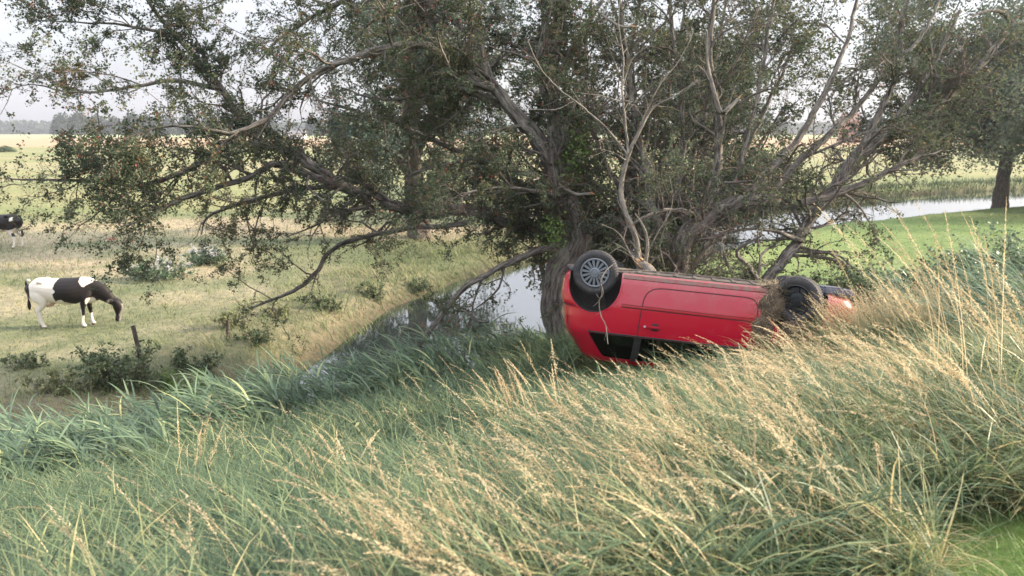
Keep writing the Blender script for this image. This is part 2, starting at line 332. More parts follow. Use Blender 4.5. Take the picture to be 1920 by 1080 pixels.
def chop(paths, K=7):
    Ps, Rr = [], []
    for o in paths:
        for i in range(0, len(o)-3, K-1):
            q = o[i:i+K]
            if len(q) < 3: continue
            t = np.linspace(0, len(q)-1, K); q = np.stack([np.interp(t, np.arange(len(q)), q[:, j]) for j in range(4)], 1)
            Ps.append(q[:, :3]); Rr.append(q[:, 3])
    return np.array(Ps), np.array(Rr)
def grow(Pt, R, m, length, ang=(.5, 1.2), up=0., K=7, rf=.55, gn=.25, t0=.1, rmin=.0025, rmax=.05, bias=None, sag=0., lenfall=0.):
    n, Kp, _ = Pt.shape; cnt = RS.poisson(m, n) if np.isscalar(m) else RS.poisson(m)
    idx = np.repeat(np.arange(n), cnt); N = len(idx)
    t = RS.uniform(t0, 1, N)*(Kp-1.001); i0 = t.astype(int); f = (t-i0)[:, None]
    a = Pt[idx, i0]; b_ = Pt[idx, i0+1]; st = a*(1-f)+b_*f; tan = (b_-a)/(np.linalg.norm(b_-a, axis=1)[:, None]+1e-9)
    r0 = np.clip((R[idx, i0])*rf, rmin, rmax)
    rp = rdir(N); rp -= (rp*tan).sum(1)[:, None]*tan; rp /= np.linalg.norm(rp, axis=1)[:, None]+1e-9
    th = RS.uniform(*ang, N)[:, None]; d = tan*np.cos(th)+rp*np.sin(th); d[:, 2] += up
    if bias is not None: d += np.array(bias)
    d /= np.linalg.norm(d, axis=1)[:, None]
    ln = length*RS.uniform(.45, 1.35, N)*(1-lenfall*t/Kp); seg = ln[:, None]/(K-1); pts = [st]; dd = d
    for k in range(K-1):
        dd = dd+RS.normal(size=(N, 3))*gn; dd[:, 2] -= sag; dd /= np.linalg.norm(dd, axis=1)[:, None]; pts.append(pts[-1]+dd*seg)
    Pn = np.stack(pts, 1); Rn = r0[:, None]*np.linspace(1, .35, K)[None]; return Pn, Rn
def leaves_on(Pt, per, spread, size, tintf, aspect=.7, t0=.0, clump=0):
    n, K, _ = Pt.shape; idx = np.repeat(np.arange(n), RS.poisson(per, n)); N = len(idx)
    t = RS.uniform(t0, 1, N)*(K-1.001); i0 = t.astype(int); f = (t-i0)[:, None]
    c = Pt[idx, i0]*(1-f)+Pt[idx, i0+1]*f+RS.normal(size=(N, 3))*spread
    if clump:
        g = .5*(fbm(c[:, 0]*1.0+c[:, 2]*.3, c[:, 2]+c[:, 1]*.6, .8, 201, 2)+fbm(c[:, 1]*1.1, c[:, 2]-c[:, 0]*.5, .7, 203, 2)); k = RS.rand(N) < sstep(.5-clump, .5+clump*.25, g); c = c[k]; N = len(c)
    return rand_leaves(c, size, tintf(c, N), aspect)
def haw_tint(c, N):
    g = fbm(c[:, 0]+c[:, 2]*.7, c[:, 1]+c[:, 2], .9, 77)
    return np.clip(.15+.75*RS.beta(2, 2.5, N)*.9+(g-.5)*.9+(RS.rand(N) < .05)*.35, 0, 1)
# ================================================================== TREES
def limb(pts):
    "rows (px, py, d, r)"
    return [(*P(a, b, d), r) for a, b, d, r in pts]
def foliage_tree(root, name_label, paths, main, l1, l2, l3, per, leaf=.040, twig_mat='twig', leaf_mat_='haw_leaf', bare=None, berries=0, gn=(.3, .4), up=.15, bias=None, spread=.03, tint=haw_tint, S3=3):
    "paths: smoothed limbs; main: how many of them are the trunk"
    tr = trunk_mesh('trunk', paths[:main], M['bark'] if twig_mat != 'farbark' else M['farbark'], root, 14)
    for o in paths[main:]: trunk_mesh('limb', [o], M['bark'] if twig_mat != 'farbark' else M['farbark'], root, 9, .08)
    return tr
def hawthorn(root, paths, main, skip=0, n1=2.6, L1=1.5, n2=5, L2=.75, n3=5, L3=.28, per=8, leaf=.042, berries=1500, up=.12, bias=None, sag=.02, rmax=.03, gn=.22, clump=.12, sparse=()):
    tr = trunk_mesh('trunk', paths[:main], M['bark'], root, 16, .13)
    for o in paths[main:]: trunk_mesh('limb', [o], M['bark'], root, 9, .07)
    P0, R0 = chop([q for i_, q in enumerate(paths) if i_ not in sparse]); w_ = np.full(len(P0), float(n1))
    if sparse:
        Pz, Rz = chop([paths[i_] for i_ in sparse]); P0 = np.concatenate([P0, Pz]); R0 = np.concatenate([R0, Rz]); w_ = np.concatenate([w_, np.full(len(Pz), n1*.4)])
    P1, R1 = grow(P0, R0, w_, L1, (.5, 1.3), up, gn=gn, rmax=rmax, bias=bias, rmin=.006, rf=.45)
    P2, R2 = grow(P1, R1, n2, L2, (.4, 1.2), up*.6, gn=.28, rmin=.0035, rmax=.014, sag=sag)
    P3, R3 = grow(P2, R2, n3, L3, (.4, 1.3), .0, gn=.35, rmin=.0022, rmax=.005, sag=sag, K=5)
    Vs = []; off = 0; F_ = []; B_ = []
    for Pp, Rr, S in ((P1, R1, 6), (P2, R2, 4), (P3, R3, 3)):
        V, F, bk = tubes(Pp, Rr, S); Vs.append(V); F_.append(F+off); B_.append(bk); off += len(V)
    tw = mesh_np('twigs', np.concatenate(Vs), np.concatenate(F_), M['twig'], root, {'bark': np.concatenate(B_)}, smooth=True); tag(tw, kind='stuff')
    a = leaves_on(P3, per, .024, leaf, haw_tint, .75, clump=clump); b_ = leaves_on(P2, per*.35, .03, leaf, haw_tint, .75, clump=clump)
    cr = plant_obj('crown', [a, b_], M['haw_leaf'], root)
    if berries:
        idx = RS.randint(0, len(P3), berries); c = P3[idx, -1]+RS.normal(size=(berries, 3))*.03
        c = np.repeat(c, 3, 0)+RS.normal(size=(berries*3, 3))*.018; V, F, T = rand_leaves(c, .016, np.zeros(len(c)), 1.0)
        V2, F2, T2 = rand_leaves(c, .016, np.zeros(len(c)), 1.0)
        plant_obj('berries', [(V, F, T), (V2, F2, T2)], M['berry'], root)['kind'] = 'stuff'
    print('hawthorn', len(P1), len(P2), len(P3), len(a[2])//4)
    return P1, P2, P3
# ---- hawthorn A: forked trunk beside the water behind the car's tail, long limbs reaching left over the pasture
t_base = P(1052, 668, 13.6)
A = [
 limb([(1058, 700, 13.8, .33), (1048, 640, 13.8, .25), (1040, 580, 13.7, .25), (1052, 515, 13.6, .29), (1082, 455, 13.4, .28), (1075, 405, 13.3, .24), (1045, 350, 13.2, .19), (1032, 305, 13.1, .17), (1000, 255, 13.0, .16), (955, 205, 12.9, .13), (918, 150, 12.8, .10), (900, 80, 12.7, .075), (880, 30, 12.6, .055), (850, -30, 12.5, .04)]),
 limb([(1085, 430, 13.3, .17), (1058, 350, 13.1, .16), (1042, 280, 13.0, .14), (1040, 200, 13.0, .12), (1042, 120, 13.1, .10), (1045, 40, 13.2, .085), (1050, -60, 13.3, .06)]),
 limb([(1030, 190, 13.0, .085), (1010, 130, 13.0, .075), (1018, 70, 12.9, .06), (1035, 0, 12.8, .05), (1040, -50, 12.8, .03)]),
 limb([(1045, 160, 13.0, .08), (1075, 90, 12.8, .065), (1100, 50, 12.7, .05), (1130, 0, 12.6, .035)]),
 limb([(925, 165, 12.8, .10), (880, 150, 12.6, .085), (838, 112, 12.4, .08), (805, 82, 12.2, .078), (760, 80, 12.1, .072), (700, 95, 12.0, .066), (640, 118, 11.9, .06), (590, 138, 11.8, .052), (540, 180, 11.7, .045), (500, 225, 11.5, .038), (440, 250, 11.3, .03), (380, 240, 11.1, .022), (310, 236, 10.9, .016), (232, 260, 10.7, .01)]),
 limb([(950, 200, 13.0, .06), (860, 165, 13.2, .05), (800, 180, 13.3, .04), (720, 188, 13.4, .025), (640, 165, 13.4, .015)]),
 limb([(1075, 440, 13.5, .17), (1010, 430, 13.8, .15), (930, 405, 14.0, .14), (860, 388, 14.1, .13), (780, 395, 14.2, .13), (700, 370, 14.2, .125), (640, 345, 14.0, .12), (590, 310, 13.8, .11), (540, 282, 13.6, .10), (480, 270, 13.4, .085), (420, 275, 13.1, .07), (350, 320, 12.7, .055), (270, 348, 12.3, .042), (180, 345, 12.0, .028), (90, 342, 11.8, .018), (10, 334, 11.6, .01)]),
 limb([(660, 352, 14.0, .09), (590, 330, 13.5, .08), (520, 305, 13.2, .075), (470, 330, 12.8, .06), (400, 350, 12.4, .05), (330, 375, 12.0, .04), (285, 405, 11.6, .022), (225, 425, 11.4, .010)]),
 limb([(720, 375, 14.1, .07), (650, 352, 14.5, .06), (580, 348, 14.7, .05), (500, 365, 14.8, .045), (440, 385, 14.9, .035), (390, 408, 15.0, .025), (378, 440, 15.0, .012)]),
 limb([(500, 275, 13.5, .075), (450, 220, 13.4, .07), (410, 165, 13.3, .065), (370, 110, 13.2, .055), (320, 55, 13.1, .045), (270, -10, 13.0, .035), (220, -80, 12.9, .02)]),
 limb([(415, 170, 13.3, .045), (330, 150, 12.9, .036), (240, 165, 12.6, .028), (150, 175, 12.3, .018), (60, 160, 12.1, .01), (0, 175, 12.0, .006)]),
 limb([(300, 60, 13.1, .03), (230, 45, 12.9, .022), (160, 40, 12.7, .014), (60, 38, 12.5, .008)]),
 limb([(900, 80, 12.7, .06), (820, 20, 12.9, .05), (720, -20, 13.1, .045), (620, 10, 13.3, .035), (540, 60, 13.4, .025), (480, 120, 13.4, .015)]),
 limb([(620, 10, 13.3, .03), (520, -20, 13.3, .025), (420, 0, 13.3, .018), (350, 30, 13.2, .012)]),
 limb([(1065, 455, 13.4, .10), (1005, 470, 13.2, .075), (940, 500, 13.0, .06), (880, 535, 12.9, .055), (850, 570, 12.9, .05), (820, 605, 12.9, .045), (785, 650, 12.9, .035), (760, 690, 12.9, .02)]),
 limb([(850, 570, 12.9, .035), (880, 588, 12.8, .03), (900, 602, 12.7, .022), (917, 603, 12.6, .014)]),
 limb([(930, 405, 14.0, .07), (850, 420, 13.9, .06), (760, 425, 14.0, .05), (690, 440, 14.3, .045), (620, 470, 14.6, .045), (590, 510, 14.8, .045), (550, 545, 14.9, .04), (510, 560, 15.0, .03), (468, 578, 15.0, .02)]),
 limb([(1005, 330, 13.1, .06), (950, 320, 13.2, .05), (900, 300, 13.4, .04), (840, 310, 13.6, .03), (760, 330, 13.8, .02)]),
 limb([(1060, 370, 13.0, .05), (1000, 360, 12.4, .035), (930, 352, 12.0, .028), (870, 365, 11.8, .018), (850, 395, 11.7, .010)]),
 limb([(850, 60, 13.0, .05), (760, 10, 14.0, .04), (700, 40, 14.6, .03), (650, 90, 15.0, .02)]),
 limb([(700, 200, 14.5, .03), (760, 240, 14.5, .05), (850, 280, 14.2, .06), (960, 340, 13.8, .07), (1040, 400, 13.5, .09)]),
]
def rooted(l, k=1.35):
    "carry a stem on down into the soil"
    x, y, z, r = l[0]; zg = float(H(x, y))-.25
    return l if z < zg else [(x+.03, y+.05, zg, r*k)]+l
A = [[(q[0], q[1], q[2], q[3]*(.84 if q[3] > .05 else .95)) for q in l] for l in A]; A[0] = rooted(A[0]); A = [smooth(a, .11, .022) for a in A]
tA = empty('hawthorn_tree', t_base, 'big hawthorn with twisted forked trunk beside the water, long limbs reaching left over the pasture', 'tree')
wr = tA
for o in A: o[:, :3] -= t_base
hawthorn(tA, A, 2, skip=0, n1=3.3, L1=1.2, n2=8, L2=.62, n3=7, L3=.18, per=12.5, leaf=.040, berries=7000, bias=(-.12, 0, .03), sag=.05, clump=.17, sparse=(14, 15, 16))
# ---- hawthorn B: behind the car, thick cut log limb, many stems fanning up and right
b_base = P(1282, 560, 12.4)
B = [
 limb([(1284, 600, 12.5, .13), (1282, 540, 12.4, .115), (1276, 480, 12.4, .12), (1284, 445, 12.4, .14), (1320, 415, 12.5, .13), (1365, 388, 12.6, .13), (1410, 380, 12.7, .13), (1458, 374, 12.8, .115)]),
 limb([(1405, 590, 12.6, .09), (1425, 545, 12.6, .085), (1462, 500, 12.8, .085), (1500, 450, 13.0, .085), (1520, 415, 13.1, .085), (1555, 370, 13.3, .09), (1590, 320, 13.5, .11), (1640, 268, 13.7, .11), (1710, 232, 13.9, .085), (1770, 190, 14.1, .065), (1830, 130, 14.2, .06), (1890, 60, 14.3, .035)]),
 limb([(1290, 435, 12.4, .09), (1335, 360, 12.5, .08), (1345, 290, 12.5, .07), (1340, 200, 12.5, .06), (1328, 110, 12.4, .045), (1335, 20, 12.3, .035), (1345, -60, 12.3, .02)]),
 limb([(1395, 385, 12.6, .08), (1440, 320, 12.6, .065), (1500, 250, 12.7, .055), (1540, 170, 12.7, .045), (1580, 80, 12.8, .035), (1610, -20, 12.9, .025)]),
 limb([(1430, 380, 12.8, .07), (1500, 300, 13.0, .06), (1590, 215, 13.2, .05), (1650, 140, 13.3, .04), (1720, 70, 13.4, .03), (1770, -20, 13.5, .02)]),
 limb([(1500, 380, 12.8, .07), (1560, 365, 12.9, .06), (1640, 335, 13.0, .05), (1710, 300, 13.1, .03), (1770, 280, 13.2, .015)]),
 limb([(1600, 310, 13.5, .08), (1640, 220, 13.6, .06), (1680, 130, 13.7, .045), (1690, 40, 13.8, .03), (1720, -40, 13.9, .02)]),
 limb([(1276, 470, 12.5, .08), (1230, 400, 12.9, .07), (1210, 300, 13.1, .06), (1190, 180, 13.2, .05), (1170, 60, 13.2, .04), (1160, -60, 13.2, .025)]),
 limb([(1290, 440, 12.6, .08), (1270, 330, 13.2, .06), (1280, 200, 13.5, .05), (1260, 80, 13.6, .04), (1250, -50, 13.7, .025)]),
 limb([(1360, 390, 12.8, .06), (1400, 260, 13.2, .05), (1430, 140, 13.5, .04), (1450, 20, 13.7, .03), (1460, -60, 13.8, .02)]),
 limb([(1225, 400, 13.4, .06), (1150, 330, 14.0, .05), (1110, 220, 14.3, .04), (1100, 100, 14.5, .03), (1110, -40, 14.6, .02)]),
 limb([(1640, 268, 13.7, .09), (1700, 200, 13.9, .06), (1760, 110, 14.0, .045), (1800, 20, 14.1, .03)]),
 limb([(1440, 530, 12.5, .05), (1400, 500, 12.3, .04), (1380, 470, 12.1, .03), (1430, 440, 12.0, .018)]),
 limb([(1320, 415, 12.4, .05), (1270, 395, 11.9, .035), (1220, 405, 11.6, .022), (1170, 430, 11.4, .012)]),
 limb([(1500, 450, 12.9, .05), (1440, 430, 12.5, .03), (1370, 430, 12.3, .02), (1310, 450, 12.1, .012)]),
]
B[0] = rooted(B[0]); B[1] = rooted(B[1]); B[12] = [B[1][2]]+B[12][1:]; B = [smooth(b, .11, .026) for b in B]
tB = empty('hawthorn_tree', b_base, 'dense hawthorn right behind the car with a thick log limb, stems fanning up right', 'tree')
for o in B: o[:, :3] -= b_base
hawthorn(tB, B, 2, skip=0, n1=3.0, L1=1.3, n2=8, L2=.66, n3=7, L3=.22, per=6.5, leaf=.044, berries=1200, bias=(0, .05, .05), up=.2, sag=.02, clump=.06, sparse=(6, 4, 11, 3))
# ---- hawthorn C: leafy thorn right behind the two, closes the view between them
c_base = P(1180, 520, 17.0); c_base[2] = float(H(c_base[0], c_base[1]))-.1
Cc = []
for k, (px, py) in enumerate([(1060, -40), (1130, -60), (1210, -60), (1290, -40), (1370, -60), (1440, -20), (1500, 60), (1090, 150), (1340, 150), (1470, 200), (1020, 200), (980, 60), (920, 280), (1500, 330), (1190, 220)]):
    e = P(px, py, 17+RS.uniform(-1.2, 1.5)); md = c_base*.45+e*.55+RS.normal(size=3)*.35; md[2] += .2
    Cc.append(smooth([(*(c_base+RS.normal(size=3)*.12*np.array([1, 1, 0])), .11), (*(c_base*.75+e*.25+RS.normal(size=3)*.15), .09), (*md, .06), (*e, .02)], .14, .03))
tC = empty('hawthorn_tree', c_base, 'leafy dark thorn closing the gap behind the forked trunk and the dead grey sapling', 'tree')
for o in Cc: o[:, :3] -= c_base
hawthorn(tC, Cc, 3, skip=0, n1=2.8, L1=1.5, n2=8, L2=.75, n3=6, L3=.28, per=7, leaf=.06, berries=0, up=.1, clump=.08)
# ---- dead grey sapling rising from a broken stump at the car's sill
d_base = P(1200, 512, 11.3)
D = [
 limb([(1200, 530, 11.3, .055), (1197, 490, 11.3, .05), (1190, 440, 11.3, .045), (1170, 390, 11.3, .040), (1164, 345, 11.3, .036), (1176, 290, 11.3, .032), (1200, 235, 11.2, .022), (1222, 200, 11.2, .016), (1260, 180, 11.2, .011), (1310, 150, 11.2, .006)]),
 limb([(1177, 288, 11.3, .022), (1172, 230, 11.3, .019), (1166, 170, 11.3, .015), (1168, 110, 11.3, .011), (1160, 40, 11.3, .007), (1166, -20, 11.3, .004)]),
 limb([(1176, 290, 11.3, .020), (1140, 245, 11.2, .015), (1095, 205, 11.1, .014), (1062, 180, 11.0, .012), (1030, 150, 11.0, .010), (1008, 120, 10.9, .008), (990, 75, 10.9, .005)]),
 limb([(1168, 190, 11.3, .012), (1130, 180, 11.2, .010), (1090, 175, 11.1, .007)]), limb([(1168, 188, 11.3, .012), (1190, 192, 11.2, .010), (1206, 188, 11.2, .008)]),
 limb([(1172, 300, 11.3, .010), (1150, 285, 11.2, .007), (1105, 276, 11.2, .005)]),
 limb([(1075, 190, 11.1, .009), (1040, 205, 11.0, .007), (990, 206, 11.0, .004)]), limb([(1200, 235, 11.2, .012), (1230, 170, 11.1, .009), (1275, 110, 11.1, .006), (1300, 60, 11.1, .004)]),
 limb([(1168, 160, 11.3, .010), (1185, 110, 11.2, .007), (1215, 85, 11.2, .004)]), limb([(1206, 520, 11.3, .035), (1214, 470, 11.25, .03), (1208, 430, 11.2, .02), (1190, 400, 11.2, .01)]),
 limb([(1195, 500, 11.2, .012), (1160, 440, 11.1, .009), (1128, 420, 11.0, .005)]), limb([(1200, 500, 11.2, .010), (1232, 440, 11.0, .008), (1262, 380, 10.9, .005), (1255, 330, 10.9, .003)]),
 limb([(1205, 500, 11.1, .008), (1175, 470, 11.0, .007), (1150, 455, 10.9, .004)]),
]
D[0] = rooted(D[0]); D = [smooth(a, .06, .010) for a in D]
tD = empty('dead_sapling', d_base, 'bare pale grey dead sapling forking above the upturned underside of the car', 'sapling')
for o in D: o[:, :3] -= d_base
trunk_mesh('trunk', D[:1], M['deadwood'], tD, 10, .05)
for o in D[1:]: trunk_mesh('limb', [o], M['deadwood'], tD, 7, .03)
P0, R0 = chop(D); P1, R1 = grow(P0, R0, 1.6, .42, (.5, 1.2), .1, gn=.22, rmin=.0028, rmax=.006)
V, F, bk = tubes(P1, R1, 4); mesh_np('twigs', V, F, M['deadwood'], tD, {'bark': bk})['kind'] = 'stuff'
# broken stump and splintered branch ends
def snag(name, pts, label, cat, tipr, matb='bark', step=.05):
    b0 = np.array(P(*pts[0][:3])); r = empty(name, b0, label, cat); o = smooth(rooted(limb(pts)) if cat == 'stump' else limb(pts), step, .006); o[:, :3] -= b0
    trunk_mesh('stem', [o], M[matb], r, 9, .06)
    e = o[-1, :3]; dv = o[-1, :3]-o[-3, :3]; dv /= np.linalg.norm(dv); N = 9
    st = e[None]+RS.normal(size=(N, 3))*tipr*.45-dv*.05; Pt = st[:, None]+(dv[None]*RS.uniform(.06, .16, N)[:, None]+RS.normal(size=(N, 3))*.008)[:, None]*np.linspace(0, 1, 4)[None, :, None]
    V, F, bk = tubes(Pt, np.tile(np.array([1, .8, .5, .05])*tipr*.4, (N, 1)), 4); mesh_np('split_end', V, F, M['splinter'], r)
    return r
snag('broken_branch', [(1048, 345, 12.9, .03), (1062, 356, 12.6, .028), (1085, 365, 12.4, .026), (1108, 363, 12.2, .024)], 'snapped grey branch with a pale orange split end jutting from the forked trunk', 'branch', .026, 'deadwood')
snag('broken_branch', [(1110, 15, 12.4, .02), (1160, 48, 12.2, .022), (1185, 50, 12.2, .024)], 'snapped twig with a raw orange end high above the dead sapling', 'branch', .02, 'deadwood')
snag('dead_branch', [(1325, 60, 11.9, .018), (1328, 120, 11.9, .026), (1338, 165, 11.9, .03), (1352, 210, 11.9, .045), (1368, 200, 11.9, .034), (1384, 185, 11.9, .022)], 'pale hooked dead branch hanging among leaves above the log limb', 'branch', .018, 'deadwood')
snag('tree_stump', [(1222, 540, 11.2, .12), (1220, 520, 11.2, .11), (1214, 505, 11.2, .085), (1200, 492, 11.2, .05)], 'small brown broken stump poking up behind the car sill', 'stump', .05)
# ---- background trees ------------------------------------------------------------
def big_tree(name, base, h, spread, label, cat='tree', group=None, nl=16, leafn=40000, leaf=.14, m='will_leaf', trunk_r=.45, fork=.3, droop=0., parts=True, clump=None, seed=1, low=.25):
    base = np.array(base, float); r = empty(name, base, label, cat, group); ps = []
    tt = [(0, 0, -.3, trunk_r*1.25), (0, 0, h*.08, trunk_r), (RS.uniform(-.3, .3), 0, h*fork, trunk_r*.85), (RS.uniform(-.6, .6), RS.uniform(-.5, .5), h*.62, trunk_r*.5), (RS.uniform(-.8, .8), 0, h*.92, trunk_r*.12)]
    ps.append(smooth(tt, h*.02, .02*h*.12))
    ends = []
    for k in range(nl):
        a = k*2.4+RS.uniform(-.4, .4); zb = h*(fork*.8+.45*k/nl); ze = h*(low+.15+.62*((k*7) % nl)/nl); rr = spread*math.sqrt(max(.1, 1-((ze/h-.55)/.55)**2))*RS.uniform(.75, 1.0)
        e = np.array([rr*math.cos(a), rr*math.sin(a), ze]); s = np.array([0, 0, zb]); md = s*.5+e*.5+np.array([0, 0, h*.05])
        ps.append(smooth([(*s, trunk_r*.42), (*md, trunk_r*.25), (*e, trunk_r*.06)], h*.03, .02*h*.15))
    trunk_mesh('trunk', ps[:1], M['farbark'], r, 12, .1)
    if parts:
        for o in ps[1:]: trunk_mesh('limb', [o], M['farbark'], r, 6, .05)
    P0, R0 = chop(ps[1:]+[ps[0][int(len(ps[0])*.5):]], 7)
    P1, R1 = grow(P0, R0, max(1.2, 90/len(P0)), spread*.42, (.4, 1.3), .1, gn=.25, rmin=.02, rmax=.08, sag=droop)
    P2, R2 = grow(P1, R1, 6, spread*.2, (.4, 1.2), 0, gn=.3, rmin=.012, rmax=.03, sag=droop*2)
    Vs, F_, B_, off = [], [], [], 0
    for Pp, Rr in ((P1, R1), (P2, R2)):
        V, F, bk = tubes(Pp, Rr, 3); Vs.append(V); F_.append(F+off); B_.append(bk); off += len(V)
    tw = mesh_np('twigs', np.concatenate(Vs), np.concatenate(F_), M['farbark'], r, {'bark': np.concatenate(B_)}); tw['kind'] = 'stuff'
    tf = lambda c, N: np.clip(.2+RS.beta(2, 2, N)*.6+(fbm(c[:, 0]+c[:, 2]*.6, c[:, 1]+c[:, 2]*.8, spread*.3, 50+seed)-.5)*.9, 0, 1)
    a = leaves_on(P2, leafn/len(P2), spread*.045, leaf, tf, .55)
    plant_obj('crown', [a], M[m], r); return r
big_tree('willow_tree', (-4.6, 37.5, -.1), 15, 6.2, 'blue grey willow across the canal showing between the hawthorn limbs', nl=20, leafn=60000, leaf=.16, trunk_r=.5, fork=.2, droop=.10, seed=2, low=.05)
big_tree('riverside_tree', (34.2, 54, 0), 19, 10.5, 'tall blurred tree standing on the lawn edge by the water at far right', nl=34, leafn=105000, leaf=.24, m='pale_leaf', trunk_r=.44, fork=.22, droop=.10, seed=3, low=-.02)
big_tree('willow_tree', (18, 72, 0), 13, 7, 'pale willow beyond the far bend of the stream behind the log limb', nl=16, leafn=24000, leaf=.28, trunk_r=.5, seed=4)
big_tree('riverside_tree', (50, 57, 0), 17, 8, 'tree at the right edge leaning over the stream beyond the lawn', nl=16, leafn=26000, leaf=.26, m='pale_leaf', trunk_r=.42, seed=5, droop=.08, low=.1)
# far field trees, each its own thing
ORD = 'first second third fourth fifth sixth seventh eighth ninth tenth eleventh twelfth thirteenth fourteenth fifteenth sixteenth seventeenth eighteenth nineteenth twentieth twenty-first twenty-second twenty-third twenty-fourth twenty-fifth twenty-sixth'.split()
kinds = ['round dark field tree', 'broad tall field tree', 'small pointed field tree', 'ragged low field tree']
fx = [118, 150, 185, 215, 250, 285, 318, 352, 390, 430, 470, 505, 590, 640, 690, 735, 780, 830, 880, 1010, 1130, 1300, 1460, 1580, 1650, 1700]
for i, px in enumerate(fx):
    D_ = 600+RS.uniform(-25, 50); h = (15+5*RS.rand()+(3 if i < 6 else 0)); w = P(px, 245, D_)
    wv = h*.42*RS.uniform(.85, 1.2); n_ = 1300
    u = rdir(n_); u[:, 2] = np.abs(u[:, 2])*1.0-.15*RS.rand(n_); rad = RS.uniform(.55, 1.0, n_)**.5*(.78+.35*fbm(u[:, 0]*3+i*7, u[:, 1]*3+u[:, 2]*2, 1, 9))
    c = u*rad[:, None]*np.array([wv, wv, h*.78]); c[:, 2] += h*.17
    V, F, T = rand_leaves(c, 1.9, np.clip(.35+RS.normal(size=n_)*.2, 0, 1), .8)
    r = empty('field_tree', (w[0], w[1], 0), f'{kinds[i%4]} on the horizon, {ORD[i]} from the left in the line', 'tree', 'trees lining the horizon')
    plant_obj('crown', [(V, F, T)], M['far_leaf'], r)
    q = smooth([(0, 0, -.5, .6), (0, 0, h*.3, .5), (0, 0, h*.6, .2)], 2, .01); trunk_mesh('trunk', [q], M['farbark'], r, 6, .05)
# far woods along the skyline
n_ = 26000; xx = RS.uniform(-1250, 1250, n_); yy = 1150+RS.uniform(-30, 60, n_); hh = 10+9*fbm(xx, yy*0, 90, 71)+4*fbm(xx, yy*0, 17, 73)
c = np.stack([xx, yy, RS.rand(n_)*hh], 1); V, F, T = rand_leaves(c, 6.5, np.clip(.4+RS.normal(size=n_)*.2, 0, 1), .8)
o = plant_obj('distant_wood', [(V, F, T)], M['far_leaf']); tag(o, 'low blue green line of woods on the skyline', 'wood', kind='stuff')
def far_bush(px, py_w, D_, w, h, label):
    c0 = P(px, 260, D_); z = float(H(c0[0], c0[1])); n_ = 1500; u = rdir(n_); u[:, 2] = np.abs(u[:, 2]); c = u*RS.uniform(.5, 1, n_)[:, None]*np.array([w/2, w/2, h])*(.8+.4*fbm(u[:, 0]*3, u[:, 1]*3, 1, 3))[:, None]
    r = empty('bush', (c0[0], c0[1], z), label, 'bush'); plant_obj('foliage', [rand_leaves(c, h*.22, RS.rand(n_), .7)], M['weed'], r)
far_bush(8, 285, 190, 4.6, 1.6, 'lone grey green bush in the meadow at the far left edge')

# ================================================================== CAR (upside down)
M['paint'] = pbr('red_paint', (.43, .002, .024), .25, coat=1.0)
n = M['paint'].node_tree; p = [q for q in n.nodes if q.type == 'BSDF_PRINCIPLED'][0]   # road film low on the flanks, streaked dust
t = n.nodes.new('ShaderNodeTexCoord'); z = n.nodes.new('ShaderNodeTexNoise'); z.inputs['Scale'].default_value = 3.2; z.inputs['Detail'].default_value = 8; z.inputs['Roughness'].default_value = .7
sx_ = n.nodes.new('ShaderNodeSeparateXYZ'); mr = n.nodes.new('ShaderNodeMapRange'); mr.inputs[1].default_value = .62; mr.inputs[2].default_value = .16; mr.inputs[3].default_value = -.10; mr.inputs[4].default_value = .34
ad = n.nodes.new('ShaderNodeMath'); ad.operation = 'ADD'; rp = ramp_node(n, [(.50, (0, 0, 0)), (1, (.38, .38, .38))]); mx_ = n.nodes.new('ShaderNodeMix'); mx_.data_type = 'RGBA'
mx_.inputs[6].default_value = (.43, .002, .024, 1); mx_.inputs[7].default_value = (.33, .19, .15, 1)
for a_, b_ in ((t.outputs['Object'], z.inputs['Vector']), (t.outputs['Object'], sx_.inputs[0]), (sx_.outputs['Z'], mr.inputs[0]), (z.outputs[0], ad.inputs[0]), (mr.outputs[0], ad.inputs[1]), (ad.outputs[0], rp.inputs[0]), (rp.outputs[0], mx_.inputs[0]), (mx_.outputs[2], p.inputs['Base Color'])): n.links.new(a_, b_)
zb = n.nodes.new('ShaderNodeTexNoise'); zb.inputs['Scale'].default_value = 2.6; zb.inputs['Detail'].default_value = 1.5; bb = n.nodes.new('ShaderNodeBump'); bb.inputs['Strength'].default_value = .18; bb.inputs['Distance'].default_value = .03; n.links.new(t.outputs['Object'], zb.inputs['Vector']); n.links.new(zb.outputs[0], bb.inputs['Height']); n.links.new(bb.outputs[0], p.inputs['Normal']); n.links.new(bb.outputs[0], p.inputs['Coat Normal'])   # faint panel dents
rr_ = n.nodes.new('ShaderNodeMapRange'); rr_.inputs[3].default_value = .18; rr_.inputs[4].default_value = .7; n.links.new(rp.outputs[0], rr_.inputs[0]); n.links.new(rr_.outputs[0], p.inputs['Roughness'])
M['plastic'] = pbr('black_plastic', (.018, .018, .020), .6, noise=(8, (.05, .045, .04), .45, .7))
M['well'] = pbr('wheel_well_liner', (.022, .020, .019), .9, noise=(7, (.07, .055, .045), .5, .72), bump=(25, .4))
M['under'] = pbr('dirty_underbody', (.035, .032, .03), .8, noise=(5, (.13, .10, .08), .42, .65), bump=(12, .5))
M['sealant'] = pbr('sill_grime', (.20, .13, .11), .85, noise=(14, (.33, .035, .035), .45, .7))
M['seam'] = pbr('door_gap', (.035, .004, .006), .7)
M['gloss_red'] = pbr('moulding_red', (.36, .008, .016), .3, coat=.6)
M['tyre'] = pbr('tyre_rubber', (.030, .030, .032), .75, noise=(9, (.085, .075, .07), .45, .75), bump=(60, .15))
M['hubcap'] = pbr('wheel_cover_grey', (.17, .185, .205), .42, metal=.45)
M['steel'] = pbr('black_steel_rim', (.025, .028, .033), .35, metal=.3)
